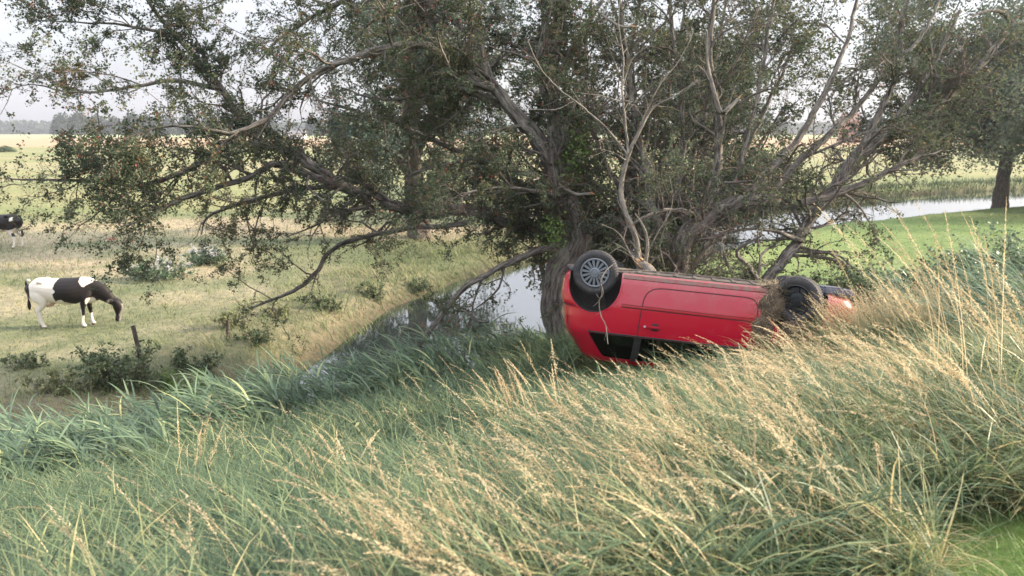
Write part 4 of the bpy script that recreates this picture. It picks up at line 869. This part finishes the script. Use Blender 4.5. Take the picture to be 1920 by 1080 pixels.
V, F, T, _p = ribbons(np.stack([x, y, z-.02], 1), az, ln, RS.uniform(.05, .7, N), RS.uniform(1.1, 2.5, N), .0066*np.clip(r/4, .8, 2.6)**.7*RS.uniform(.45, 1.7, N), 6, tint, RS.normal(size=N)*.5)
gs = plant_obj('long_grass', [(V, F, T)], M['grass']); tag(gs, 'long green wind bent grass covering the dyke slope', 'grass', kind='stuff')
# broad-bladed tussock leaves in looser fans
nt_ = 1900; xt, yt, rt = polar(nt_, 2.0, 13); kt = (dyke_s(xt, yt) > 1.7) & (dyke_s(xt, yt) < 12) & (canal(xt, yt) > 1) & near_side(xt, yt) & ~in_car(xt, yt, H(xt, yt), -.15) & ~(front_of_car(xt, yt) & (RS.rand(nt_) < .5)) & (((xt-SOIL[0])/.8)**2+((yt-SOIL[1]+.35)/1.0)**2 > 1); xt, yt = xt[kt], yt[kt]
ix = np.repeat(np.arange(len(xt)), 26); N = len(ix); x = xt[ix]+RS.normal(size=N)*.05; y = yt[ix]+RS.normal(size=N)*.05; az0 = RS.uniform(0, 6.28, len(xt))
V, F, T, _p = ribbons(np.stack([x, y, H(x, y)-.01], 1), np.where(RS.rand(N) < .5, RS.uniform(0, 6.28, N), 2.9+RS.normal(size=N)*.8), RS.uniform(.35, .8, N), RS.uniform(.0, .7, N), RS.uniform(1.2, 2.6, N), RS.uniform(.007, .013, N), 7, np.clip(np.repeat(RS.uniform(.2, .8, len(xt)), 26)+RS.normal(size=N)*.13, 0, 1), RS.normal(size=N)*.6)
o = plant_obj('tussock_leaves', [(V, F, T)], M['grass']); tag(o, 'broader blades fanning out of tussocks across the slope', 'grass', kind='stuff')
# broad leaved weeds scattered in the sward
nt_ = 500; xt, yt, rt = polar(nt_, 2.4, 11); kt = (dyke_s(xt, yt) > 2) & (dyke_s(xt, yt) < 11) & (canal(xt, yt) > 1) & near_side(xt, yt) & ~in_car(xt, yt, H(xt, yt), -.1) & (vnoise(xt, yt, 1.5, 17) > .5) & (((xt-SOIL[0])/.8)**2+((yt-SOIL[1]+.35)/1.0)**2 > 1); xt, yt = xt[kt], yt[kt]; ix = np.repeat(np.arange(len(xt)), 34); N = len(ix)
c = np.stack([xt[ix], yt[ix], H(xt[ix], yt[ix])], 1)+RS.normal(size=(N, 3))*np.array([.09, .09, .0]); c[:, 2] += RS.uniform(.05, .42, N)
V, F, T = rand_leaves(c, .055, np.clip(RS.beta(2, 2, N), 0, 1), .5, .5); o = plant_obj('broad_leaved_weeds', [(V, F, T)], M['weed']); tag(o, 'small leafy weeds mixed into the long grass', 'weeds', kind='stuff')
# dead thatch low in the sward
x, y, z, r, s = grass_pts(60000, 1.9, 14); N = len(x)
V, F, T, _p = ribbons(np.stack([x, y, z-.01], 1), RS.uniform(0, 6.28, N), RS.uniform(.12, .4, N), RS.uniform(.5, 1.3, N), RS.uniform(1.3, 2.0, N), .0036*np.clip(r/4, .85, 2.2)**.75, 4, RS.rand(N)*.6, RS.normal(size=N)*.8)
o = plant_obj('dry_thatch', [(V, F, T)], M['straw']); tag(o, 'dry brown thatch low down among the long grass', 'dead grass', kind='stuff')
# flowering stems with panicles
def panicles(root, az, length, th0, th1, dens=34, K=14, sz=.0125, thick=.0016, spread=.030, head=.34, tint=None):
    N = len(root); V, F, T, path = ribbons(root, az, length, th0, th1, np.full(N, thick)*RS.uniform(.8, 1.3, N), K, tint if tint is not None else RS.rand(N)*.6, RS.normal(size=N)*.25, pw=1.8)
    V2, F2, T2, _ = (V, F, T, path)
    n = N*dens; idx = np.repeat(np.arange(N), dens); t = 1-head*RS.rand(n)**.9; q = t*(K-1.001); i0 = q.astype(int); f = (q-i0)[:, None]
    a = path[idx, i0]; b = path[idx, i0+1]; c = a*(1-f)+b*f; tan = (b-a)/np.linalg.norm(b-a, axis=1)[:, None]
    taper = np.clip((1-t)/head*2.2, .15, 1)*np.clip((t-(1-head))/head*4+.3, 0, 1)
    fl = np.repeat(RS.uniform(.35, 1.5, N), dens)
    off = rdir(n)*(spread*taper*fl*RS.rand(n))[:, None]+tan*.012; off[:, 2] -= spread*.35*taper*RS.rand(n); c = c+off
    d = tan*.8+rdir(n)*.35+off/np.linalg.norm(off, axis=1)[:, None]*.35; d[:, 2] -= .15; d /= np.linalg.norm(d, axis=1)[:, None]
    w = np.cross(d, rdir(n)); w /= np.linalg.norm(w, axis=1)[:, None]; s = sz*RS.uniform(.6, 1.4, n)
    hd = rhombi(c, d*s[:, None], w*(s*.24)[:, None], np.clip(np.repeat(RS.uniform(.2, .9, N), dens)+RS.normal(size=n)*.12, 0, 1))
    return [(V, F, T), hd]
def stem_pts(n, r0, r1, wfn, smin=1.7):
    x, y, z, r, s = grass_pts(n, r0, r1, smin); k = RS.rand(len(x)) < wfn(x, y, r, s)*np.where(front_of_car(x, y), .12, 1)*np.where(((x-SOIL[0])/.8)**2+((y-SOIL[1]+.4)/1.0)**2 < 1, .1, 1); return x[k], y[k], z[k], r[k]
wf = lambda x, y, r, s: np.clip(.03+np.maximum(np.maximum(sstep(.24, .40, x/y), sstep(5.2, 3.8, y)*sstep(-.30, .0, x/y)*.85), .10)*sstep(.46, .60, fbm(x, y, 1.0, 83)), 0, 1)*np.where(in_car(x, y, H(x, y), -.35), 0, 1)
x, y, z, r = stem_pts(3400, 2.1, 12, wf); N = len(x)
pr = panicles(np.stack([x, y, z], 1), math.pi*.92+RS.normal(size=N)*.5, RS.uniform(.55, .98, N)*(1-.15*(r < 3)), RS.uniform(.1, .6, N), RS.uniform(.9, 1.9, N), 95, sz=.0125, spread=.020, thick=.0022)
o = plant_obj('seeding_grass', pr, M['straw']); tag(o, 'straw coloured seed heads nodding over the green slope', 'seed heads', kind='stuff')
# finer pale grass (bent) haze of thin stems
x, y, z, r = stem_pts(4000, 2.4, 15, lambda x, y, r, s: .12+.55*sstep(.4, .6, fbm(x, y, .8, 87))*(.35+.65*sstep(-.3, .2, x/y))); N = len(x)
pr = panicles(np.stack([x, y, z], 1), math.pi*.95+RS.normal(size=N)*.6, RS.uniform(.4, .75, N), RS.uniform(.2, .8, N), RS.uniform(1.0, 2.1, N), 16, K=9, sz=.008, thick=.0011, spread=.022, head=.3, tint=RS.rand(N)*.5+.3)
o = plant_obj('fine_bent_grass', pr, M['straw']); tag(o, 'thin pale bent grass stems arching through the sward', 'grass', kind='stuff')
# rank stems standing round the buried nose of the car
n = 700; lx = RS.uniform(2.95, 4.3, n); ly = RS.uniform(.7, 1.6, n); q = np.array(Wc0) @ np.stack([lx, ly, np.full(n, 1.2), np.ones(n)], 0); x, y = q[0], q[1]; z = H(x, y); N = n
pr = panicles(np.stack([x, y, z], 1), math.pi*.92+RS.normal(size=N)*.5, RS.uniform(.6, 1.05, N), RS.uniform(.0, .3, N), RS.uniform(.5, 1.3, N), 70, sz=.0125, spread=.024)
o = plant_obj('nose_grass', pr[:1]+pr[1:], M['straw']); tag(o, 'rank straw stems half hiding the buried nose of the car', 'seed heads', kind='stuff')
n = 1900; lx = RS.uniform(2.9, 4.2, n); ly = RS.uniform(.6, 1.8, n); q = np.array(Wc0) @ np.stack([lx, ly, np.full(n, 1.2), np.ones(n)], 0); N = n
V, F, T, _p = ribbons(np.stack([q[0], q[1], H(q[0], q[1])], 1), math.pi*.93+RS.normal(size=N)*.9, RS.uniform(.45, .9, N), RS.uniform(.0, .4, N), RS.uniform(.7, 1.9, N), np.full(N, .010), 6, RS.uniform(.2, .85, N), RS.normal(size=N)*.5)
o = plant_obj('nose_blades', [(V, F, T)], M['grass']); tag(o, 'tall green blades round the buried nose of the car', 'grass', kind='stuff')
# individual tall tufts
def tuft(px, py_top, d, n, lab, lean=(.15, .9), az0=2.8, h=1.15, sp=.12, tall=1):
    e = P(px, py_top, d); bx, by = e[0]+.45*tall, e[1]-.02; bz = float(H(bx, by)); L_ = max(.7, (e[2]-bz)*1.25)
    r = empty('tall_grass_tuft', (bx, by, bz), lab, 'grass tuft', 'tall dry grass tufts')
    root = np.stack([RS.normal(size=n)*sp, RS.normal(size=n)*sp, np.zeros(n)], 1)
    pr = panicles(root, az0+RS.normal(size=n)*.35, L_*RS.uniform(.75, 1.08, n), RS.uniform(lean[0]-.1, lean[0]+.15, n), RS.uniform(lean[1]-.3, lean[1]+.3, n), 170, K=16, sz=.0150, thick=.0036, spread=.022, head=.36, tint=RS.rand(n)*.7+.2)
    plant_obj('stems', pr[:1], M['straw'], r)['kind'] = 'stuff'; plant_obj('seed_heads', pr[1:], M['straw'], r)['kind'] = 'stuff'
    m_ = 70; V, F, T, _p = ribbons(np.stack([RS.normal(size=m_)*sp, RS.normal(size=m_)*sp, np.zeros(m_)-.02], 1), RS.uniform(0, 6.28, m_), RS.uniform(.3, .6, m_), RS.uniform(.1, .5, m_), RS.uniform(1.0, 2.2, m_), np.full(m_, .005), 6, RS.uniform(.3, .9, m_), RS.normal(size=m_)*.4)
    plant_obj('leaves', [(V, F, T)], M['grass'], r)['kind'] = 'stuff'
tuft(1600, 432, 5.0, 5, 'lone tall straw stem arching left against the green lawn', (.05, 1.0), 2.9)
tuft(1670, 468, 4.7, 12, 'golden feathery tuft standing tallest right of the front wheel', (.1, .75), 2.9)
tuft(1750, 455, 4.9, 10, 'upright golden stems in front of the lawn and brambles', (.05, .55), 2.9)
tuft(1790, 520, 4.3, 12, 'thick golden tuft below the brambles near the right edge', (.15, .9), 2.8)
tuft(1440, 600, 5.2, 12, 'bleached arching stems drooping over the mud filled front arch', (.35, 1.7), 3.0)
tuft(1560, 590, 5.0, 10, 'drooping straw stems over the grey front undertray', (.35, 1.6), 3.0)
tuft(880, 715, 6.0, 11, 'bright golden tuft spearing up in front of the canal water', (.3, .62), 2.55, sp=.10)
tuft(960, 690, 6.3, 8, 'slim straw stems rising just left of the car tail', (.35, .7), 2.5, sp=.12)
tuft(985, 745, 5.6, 9, 'plumed golden tuft in the middle of the slope', (.3, .8), 2.6, sp=.10)
tuft(225, 815, 5.0, 4, 'three thin upright seed stems in front of the reeds at left', (.0, .35), .6, sp=.05)
tuft(500, 860, 4.6, 9, 'straw tuft leaning left on the lower slope below the reeds', (.4, .9), 2.7)
tuft(1290, 850, 5.0, 9, 'golden tuft on the slope under the car windows', (.3, .8), 2.6)
tuft(1200, 800, 4.6, 8, 'straw stems crossing the slope below the car tail', (.35, .9), 2.6)
tuft(1700, 640, 3.9, 14, 'dense pale tuft of bent seed heads in the right foreground', (.3, 1.2), 2.8)
# reeds along the ditch
def reeds(root, hgt, name, lab, nl=10, az0=2.95, matk='reed', lw=.028, lean=(.5, 1.35), tb=.0):
    N = len(root); az = az0+RS.normal(size=N)*.4; th0 = RS.uniform(.0, .35, N); th1 = RS.uniform(*lean, N)
    V, F, T, path = ribbons(root, az, hgt, th0, th1, np.full(N, .007), 9, RS.uniform(.3, .8, N)+tb)
    n = N*nl; idx = np.repeat(np.arange(N), nl); q = RS.uniform(.25, 1, n)*(8-.001); i0 = q.astype(int); f = (q-i0)[:, None]; c = path[idx, i0]*(1-f)+path[idx, np.minimum(i0+1, 8)]*f
    lv = ribbons(c, az[idx]+RS.normal(size=n)*.6, RS.uniform(.28, .60, n), RS.uniform(.5, 1.2, n), RS.uniform(1.3, 2.0, n), RS.uniform(.6, 1.3, n)*lw, 6, np.clip(np.repeat(RS.beta(2.5, 2.5, N), nl)*.7+RS.normal(size=n)*.16+tb+.1+(RS.rand(n) < .05)*.5, 0, 1), RS.normal(size=n)*.3)
    o = plant_obj(name, [(V, F, T), lv[:3]], M[matk]); tag(o, lab, 'reeds', kind='stuff'); return o
n = 20000; x = RS.uniform(-15, 3, n); y = RS.uniform(2, 24, n); c = canal(x, y); ns = near_side(x, y)
gap = (x > -4.6) & (y > 12.6)      # open water there
dens_ = np.where(ns, np.where(gap, .5*(c > .2), 1.0*(c > -3.0)), (~gap)*(c > -3)*.9)
k = (c < np.where(ns, 2.3+3.2*sstep(-2.5, -4.5, x)*fbm(x, y, 1.2, 151)*1.6, -.6)) & (RS.rand(n) < dens_) & ~((x > -1.9) & (y > 15.9) & (c < -.3)) & (fbm(x, y, 1.4, 101) > .30); k0 = k; x, y, c = x[k], y[k], c[k]
z = np.maximum(H(x, y), WATER_Z-.35)
reeds(np.stack([x, y, z], 1), RS.uniform(.95, 1.55, len(x))*(.75+.4*fbm(x, y, 1.5, 7))*np.where(gap[k0], .42, .86)*(1-.45*sstep(1.0, 3.5, c)), 'reed_bed', 'blue green reeds bent left along the near side of the ditch')
# far bank fringe of rank grass
n = 110000; x = RS.uniform(-20, 12, n); y = RS.uniform(4, 50, n); c = canal(x, y); k = (~near_side(x, y)) & (c > -.35) & (c < 4.2) & (RS.rand(n) < sstep(.35, .62, fbm(x, y, .9, 141))*.8+.2+.5*(c < 1.6)); x, y, c = x[k], y[k], c[k]; N = len(x)
g = fbm(x, y, 1.6, 111)
V, F, T, _p = ribbons(np.stack([x, y, H(x, y)-.02], 1), 2.7+RS.normal(size=N)*1.0, RS.uniform(.15, .75, N)*(.2+1.5*g)*(1-.12*c), RS.uniform(0, .7, N), RS.uniform(.8, 2.1, N), RS.uniform(.008, .018, N)*np.clip(y/15, .8, 2), 5, np.clip(.05+.5*RS.rand(N)+(g-.5)*1.1, 0, 1), RS.normal(size=N)*.4)
o = plant_obj('bank_grass', [(V, F, T)], M['field']); tag(o, 'rank brownish grass fringing the far bank of the canal', 'grass', kind='stuff')
# pasture sward
x, y, r = polar(140000, 11, 60, 40); c = canal(x, y); k = (~near_side(x, y)) & (c > .8); x, y, r = x[k], y[k], r[k]; N = len(x)
zc_ = zone(x, y); dry = np.clip((zc_[:, 0]-.11)/.25, 0, 1); g = fbm(x, y, .8, 121)
V, F, T, _p = ribbons(np.stack([x, y, H(x, y)-.01], 1), RS.uniform(0, 6.28, N), RS.uniform(.05, .17, N)*(.5+1.2*g)*np.clip(r/22, .8, 1.7), RS.uniform(.1, .9, N), RS.uniform(.8, 1.9, N), .007*np.clip(r/11, 1, 3.5)*RS.uniform(.6, 1.5, N), 4, np.clip(.22+dry*.55+RS.normal(size=N)*.13+(g-.5)*.5, 0, 1))
o = plant_obj('pasture_grass', [(V, F, T)], M['field']); tag(o, 'grazed pasture sward with dry straw patches', 'grass', kind='stuff')
# lawn on the right and mown dyke top
M['lawn'] = leaf_mat('lawn_grass', [(0, (.06, .12, .025)), (.6, (.12, .22, .045)), (1, (.22, .30, .09))], .35, .5, .3)
x, y, r = polar(90000, 15, 70, 42); c = canal(x, y); s = dyke_s(x, y); k = near_side(x, y) & (c > .3) & (s > 13.5) & (x > 0); x, y, r = x[k], y[k], r[k]; N = len(x)
a1 = ribbons(np.stack([x, y, H(x, y)-.01], 1), RS.uniform(0, 6.28, N), RS.uniform(.03, .09, N)*np.clip(r/25, .8, 1.8), RS.uniform(.1, .9, N), RS.uniform(.8, 1.7, N), .006*np.clip(r/11, 1, 6), 3, np.clip(.45+RS.normal(size=N)*.2, 0, 1))
x, y, r = polar(60000, 1.6, 5, 48); s = dyke_s(x, y); k = (s < 2.0) & (s > -.5) & (x > .6); x, y = x[k], y[k]; N = len(x)
a2 = ribbons(np.stack([x, y, H(x, y)-.005], 1), RS.uniform(0, 6.28, N), RS.uniform(.03, .10, N), RS.uniform(.1, .9, N), RS.uniform(.8, 1.8, N), RS.uniform(.002, .0045, N), 4, np.clip(.5+RS.normal(size=N)*.25, 0, 1))
o = plant_obj('mown_grass', [a1[:3], a2[:3]], M['lawn']); tag(o, 'short mown grass of the lawn beyond the car and the dyke top', 'grass', kind='stuff')
# far bank reeds of the right hand stream
n = 9000; t = RS.rand(n); i0 = RS.randint(8, 12, n); a_ = CAN[i0, :2]; b_ = CAN[i0+1, :2]; q = a_+(b_-a_)*t[:, None]; tg_ = (b_-a_)/np.linalg.norm(b_-a_, axis=1)[:, None]; nm_ = np.stack([-tg_[:, 1], tg_[:, 0]], 1)
q = q+nm_*(CAN[i0, 2]+RS.uniform(-.3, 3.4, n))[:, None]; N = n
V, F, T, _p = ribbons(np.stack([q[:, 0], q[:, 1], H(q[:, 0], q[:, 1])-.1], 1), RS.uniform(0, 6.28, N), RS.uniform(.3, .95, N), RS.uniform(0, .4, N), RS.uniform(.4, 1.5, N), RS.uniform(.03, .07, N), 5, RS.rand(N)*.6)
o = plant_obj('stream_bank_reeds', [(V, F, T)], M['weed']); tag(o, 'dark rough growth on the far bank of the right hand stream', 'reeds', kind='stuff')
# leafy shrubs
def shrub(name, base, w, dpt, h, lab, m='weed', leaf=.05, nst=26, n2=6, n3=5, per=6, cat='bush', lean=.0, group=None, sag=.02, part='foliage'):
    base = np.array(base, float); r = empty(name, base, lab, cat, group); st = []
    for k in range(nst):
        a = RS.uniform(0, 6.28); q = RS.rand()**.5; e = np.array([math.cos(a)*q*w/2+lean*h, math.sin(a)*q*dpt/2, h*RS.uniform(.6, 1.05)*(1-.35*q)]); s0 = np.array([e[0]*.45, e[1]*.45, -.05])
        st.append(smooth([(*s0, .010), (*(s0*.5+e*.5+RS.normal(size=3)*.05), .008), (*e, .004)], .07, .02))
    P0, R0 = chop(st, 5); P1, R1 = grow(P0, R0, n2*.5, h*.35, (.4, 1.3), .1, gn=.3, rmin=.002, rmax=.006, sag=sag); P2, R2 = grow(P1, R1, n3*.6, h*.16, (.4, 1.3), 0, gn=.3, rmin=.0015, rmax=.003, K=5)
    Vs, F_, B_, off = [], [], [], 0
    for Pp, Rr in ((P0, R0), (P1, R1), (P2, R2)):
        V, F, bk = tubes(Pp, Rr, 3); Vs.append(V); F_.append(F+off); B_.append(bk); off += len(V)
    mesh_np('stems', np.concatenate(Vs), np.concatenate(F_), M['twig'], r, {'bark': np.concatenate(B_)})['kind'] = 'stuff'
    lv = [leaves_on(P2, per, .02, leaf, lambda c, N: np.clip(RS.beta(2, 2, N)+(fbm(c[:, 0], c[:, 1]+c[:, 2], .3, 5)-.5)*.5, 0, 1), .75), leaves_on(P1, per*.5, .03, leaf, lambda c, N: RS.beta(2, 3, N), .75)]
    plant_obj(part, lv, M[m], r); return r, P2
def gp(px, py, z0=0.):
    "ground point under a pixel (fixed-point search on the terrain)"
    u = (px-960)/1440; v = (540-py)/1440; dr = np.array([u, _c+v*_s, -_s+v*_c]); t = 5.
    for _ in range(4000):
        q = dr*t
        if CAMZ+q[2] <= float(H(q[0], q[1])): break
        t += .02 if t < 30 else .1
    return (q[0], q[1], float(H(q[0], q[1])))
b = gp(236, 722); shrub('bramble_bush', b, 1.9, 1.3, .95, 'dark straggly bramble bush beside the leaning wooden post', nst=34, leaf=.06)
b = gp(120, 735); shrub('low_weed', b, 1.8, .9, .45, 'low reddish weeds at the edge of the trampled bare path', nst=30, leaf=.05, m='field', cat='weed')
b = gp(40, 690); shrub('low_weed', b, 1.2, .8, .40, 'dark low weed clump on the pasture at the left edge', nst=18, leaf=.05, cat='weed')
b = gp(340, 740); shrub('low_weed', b, 1.6, .8, .55, 'bright green weed clump on the far bank above the reeds', nst=26, leaf=.045, m='fresh', cat='weed')
for px, py, w, lab in ((300, 522, 2.7, 'low green shrub topped with pale flowers right of the grazing cow'), (388, 495, 1.7, 'smaller pale flowered shrub farther right along the pasture')):
    b = gp(px, py); r, P2 = shrub('flowering_shrub', b, w, 1.4, .62, lab, nst=44, leaf=.07, m='reed')
    top = P2[:, -1][P2[:, -1, 2] > .36]; c = top[RS.randint(0, len(top), 1500)]+RS.normal(size=(1500, 3))*np.array([.04, .04, .04])+np.array([0, 0, .05]); keep = fbm(c[:, 0], c[:, 1], .5, 13) > .48; c = c[keep]
    plant_obj('flowers', [rand_leaves(c, .06, RS.rand(len(c)), .9)], M['flower'], r)['kind'] = 'stuff'
for px, py, w, h, lab, mm in ((432, 612, .7, .5, 'rust brown dock clump on the canal bank next to the short post stub', 'field'), (520, 592, 1.1, .45, 'brownish weed clump on the far bank below the drooping limb tip', 'field'), (610, 580, 1.3, .5, 'ragged olive weed clump halfway along the far bank', 'weed'), (700, 560, 1.2, .6, 'olive weed clump near the water under the low limb', 'weed'), (360, 690, 1.4, .5, 'dull green tussock weeds above the reeds right of the leaning post', 'weed'), (780, 545, 1.4, .6, 'dark weed clump at the water edge under the lowest boughs', 'weed'), (480, 640, 1.2, .45, 'loose olive weeds on the bank above the middle of the reeds', 'weed')):
    b = gp(px, py); shrub('bank_weed', b, w, w*.7, h, lab, nst=22, leaf=.055, m=mm, cat='weed')
# brambles and rank growth right of the car's nose
for px, py, d, w, h, lab, mm in ((1560, 505, 12.2, 2.0, .75, 'dark brambles directly behind the turned front wheel', 'weed'), (1700, 490, 12.0, 2.4, .95, 'bramble mound behind the tallest golden stems', 'weed'), (1830, 470, 11.5, 2.4, 1.2, 'grey green bramble thicket between the lawn and the right edge', 'reed'), (1925, 440, 11.8, 2.6, 1.5, 'tall grey weeds at the right edge below the riverside trees', 'reed')):
    e = P(px, py, d); shrub('bramble_bush', (e[0], e[1], float(H(e[0], e[1]))), w, 1.6, max(h, e[2]-float(H(e[0], e[1]))), lab, m=mm, nst=46, leaf=.055, n2=8)
for px, py, d, w, lab in ((960, 610, 14.2, .8, 'leafy sprays over the water left of the forked trunk'), (1000, 650, 13.4, 1.3, 'low leafy brambles at the foot of the forked trunk'), (1380, 540, 12.0, 1.4, 'small leafed undergrowth behind the upturned car sill'), (1470, 520, 12.3, 1.1, 'undergrowth at the base of the right leaning stem')):
    e = P(px, py, d); shrub('undergrowth', (e[0], e[1], float(H(e[0], e[1]))), w, 1.0, max(.4, e[2]-float(H(e[0], e[1]))), lab, m='weed', nst=26, leaf=.045, cat='undergrowth')
# right slope: taller coarse green growth behind the golden tufts
n = 9000; x = RS.uniform(4, 13, n); y = RS.uniform(6.5, 13, n); k = (dyke_s(x, y) > 2.2) & ~in_car(x, y, H(x, y), -.5) & (x > .42*y+1.0); x, y = x[k], y[k]; N = len(x)
reeds(np.stack([x, y, H(x, y)], 1)[::6], RS.uniform(.6, 1.15, len(x[::6])), 'coarse_growth', 'coarse grey green stems on the slope at the right edge', nl=9, lw=.012, lean=(.2, .9))
# sprigs
for px, py, d, lab in ((1308, 640, 8.6, 'fresh green sprig in front of the car window'), (1215, 700, 8.2, 'small leafy sprig under the quarter window')):
    e = P(px, py, d); z0 = float(H(e[0], e[1])); shrub('green_sprig', (e[0], e[1], z0), .12, .12, max(.3, e[2]-z0), lab, m='fresh', nst=4, leaf=.05, cat='sprig', n2=5, per=5)
# bright young shoots on the forked trunk
for px, py, d, lab in ((1088, 270, 12.6, 'fresh light green shoots hanging beside the upper fork'), (1070, 320, 12.7, 'light green shoots lower on the forked trunk'), (1040, 440, 12.6, 'green sprouts on the thick base of the leaning trunk')):
    e = P(px, py, d); r = empty('leafy_shoot', e, lab, 'shoots'); k_ = 260; c = RS.normal(size=(k_, 3))*np.array([.10, .10, .17]); plant_obj('leaves', [rand_leaves(c, .05, RS.rand(k_), .8)], M['fresh'], r)
    q = np.array([[(0, 0, .3*t-.15) for t in np.linspace(0, 1, 5)], [(.1*t, .02, .2*t-.1) for t in np.linspace(0, 1, 5)]]); V, F, bk = tubes(q, np.full((2, 5), .004), 4); mesh_np('stem', V, F, M['twig'], r, {'bark': bk})
# ---- bare soil scrape in the foreground
g_ = np.linspace(-.75, .75, 26); X_, Y_ = np.meshgrid(g_+SOIL[0], g_*.75+SOIL[1]); Z_ = H(X_, Y_)+.035*np.clip(1.2-((X_-SOIL[0])/.6)**2-((Y_-SOIL[1])/.45)**2, -1.2, 1)+.04*(fbm(X_, Y_, .12, 3)-.4)
i_ = (np.arange(25)[:, None]*26+np.arange(25)).ravel(); o = mesh_np('soil_patch', np.stack([X_, Y_, Z_], -1).reshape(-1, 3), np.stack([i_, i_+1, i_+27, i_+26], 1), M['mud'], smooth=True); tag(o, 'bare brown soil scrape among the grass in the foreground', 'soil', kind='structure')
# ---- wooden post
b = gp(268, 700); r = empty('wooden_post', b, 'leaning weathered wooden post at the pasture edge beside the bush', 'post')
h_ = 1.05; q = smooth([(0, 0, -.2, .05), (-.03, 0, .4, .047), (-.11, 0, h_, .045)], .08, .003); trunk_mesh('stake', [q], M['deadwood' if 0 else 'farbark'], r, 10, .05)
b = gp(427, 640); r = empty('wooden_post', b, 'short broken post stub farther along the canal bank', 'post'); q = smooth([(0, 0, -.2, .045), (.02, 0, .2, .045), (.05, 0, .55, .04)], .08, .003); trunk_mesh('stake', [q], M['farbark'], r, 10, .05)
# ---- bits on the car
q = smooth(limb([(1154, 492, 8.95, .006), (1136, 508, 8.9, .008), (1126, 528, 8.85, .0085), (1131, 548, 8.9, .008), (1124, 566, 9.1, .008), (1127, 590, 9.15, .007), (1136, 612, 9.1, .006), (1140, 645, 9.0, .004)]), .03, .004)
b0 = q[0, :3].copy(); q[:, :3] -= b0; r = empty('bent_twig', b0, 'bent pale dead twig hanging over the rear wheel and down the red flank', 'twig'); trunk_mesh('stem', [q], M['deadwood'], r, 6, .03)
P0, R0 = chop([q]); P1, R1 = grow(P0, R0, 1.2, .12, (.5, 1.2), -.2, rmin=.002, rmax=.003); V, F, bk = tubes(P1, R1, 4); mesh_np('side_twigs', V, F, M['deadwood'], r, {'bark': bk})['kind'] = 'stuff'
def clod(loc, rad, sc, lab, nb=220, parent=None):
    b = bmesh.new(); bmesh.ops.create_icosphere(b, subdivisions=4, radius=rad)
    for v in b.verts:
        c = v.co.copy(); f = .7+.6*float(fbm(c.x*3+loc[0], c.y*3+c.z*4, rad*1.2, 5)); v.co = Vector((c.x*sc[0]*f, c.y*sc[1]*f, c.z*sc[2]*f))
    r = empty('mud_clod', loc, lab, 'mud'); bm_obj('earth', b, M['mud'], r)
    u = rdir(nb); root = u*rad*np.array(sc)*.85; V, F, T, _p = ribbons(root, np.arctan2(u[:, 1], u[:, 0])+RS.normal(size=nb)*.5, RS.uniform(.06, .24, nb), RS.uniform(.2, 1.6, nb), RS.uniform(1.2, 2.6, nb), np.full(nb, .0035), 5, RS.rand(nb)*.7, RS.normal(size=nb)*.8)
    plant_obj('roots', [(V, F, T)], M['straw'], r)['kind'] = 'stuff'
    return r
Wc = Matrix.Translation(car.location) @ car.rotation_euler.to_matrix().to_4x4()
def cw(x, y, z): return tuple(Wc @ Vector((x, y, z)))
clod(cw(2.20, .78, .42), .20, (.75, .35, 1.1), 'muddy root clod stuck on the rear edge of the front wheel arch', 420)
clod(cw(2.13, .82, .72), .16, (.8, .45, 1.2), 'dirty turf clump hanging on the door front edge', 380)
clod(cw(2.22, .70, .18), .11, (1.5, .7, .5), 'small turf clump lying on the sill by the front wheel', 260)
clod(cw(2.5, .80, .66), .14, (1.2, .4, .8), 'mud packed inside the arch below the front wheel', 260)
# ---- far farmhouse and roof
def house(name, px, D_, w, dp, h, rh, lab, wall, roof):
    e = P(px, 245, D_); r = empty(name, (e[0], e[1], 0), lab, 'house')
    b = bmesh.new(); add_box(b, (0, 0, h/2), (w, dp, h)); bm_obj('wall', b, wall, r, smooth=False)
    b = bmesh.new(); A_ = [b.verts.new(q) for q in ((-w/2-.4, -dp/2-.5, h+.003), (w/2+.4, -dp/2-.5, h+.003), (w/2+.4, dp/2+.5, h+.003), (-w/2-.4, dp/2+.5, h+.003), (-w/2-.4, 0, h+rh), (w/2+.4, 0, h+rh))]
    for f in ((0, 1, 5, 4), (2, 3, 4, 5), (0, 4, 3), (1, 2, 5), (3, 2, 1, 0)): b.faces.new([A_[i] for i in f])
    rf = bm_obj('roof', b, roof, r, smooth=False); b = bmesh.new(); add_box(b, (w*.3, 0, h+rh), (.9, .9, 1.6)); bm_obj('chimney', b, roof, rf, smooth=False)
    for k in range(4):
        b = bmesh.new(); add_box(b, (-w*.36+k*w*.24, -dp/2-.02, h*.55), (1.1, .1, 1.3)); bm_obj('window', b, M['plastic'], r, smooth=False)
house('farmhouse', 552, 480, 13, 7, 3.2, 2.2, 'tiny white farmhouse on the horizon between the hawthorn limbs', pbr('white_wall', (.75, .74, .72), .8), pbr('grey_roof', (.18, .17, .17), .8))
house('brick_house', 1593, 330, 7, 6, 9.0, 3.6, 'distant house with reddish roof showing through the right crown', pbr('brick_wall', (.30, .16, .11), .8), pbr('tile_roof', (.24, .14, .11), .8))

# ================================================================== HAZE
bm = bmesh.new(); add_box(bm, (0, 700, 34.5), (3400, 1500, 80)); hz = bm_obj('haze', bm, [], None, smooth=False)
m, n, out = mat('evening_haze'); v = n.nodes.new('ShaderNodeVolumePrincipled'); v.inputs['Density'].default_value = .00026; v.inputs['Color'].default_value = (.86, .90, 1.0, 1); v.inputs['Anisotropy'].default_value = .2
n.links.new(v.outputs[0], out.inputs['Volume']); hz.data.materials.append(m); tag(hz, 'thin bluish evening haze over the pasture', 'haze', kind='stuff')
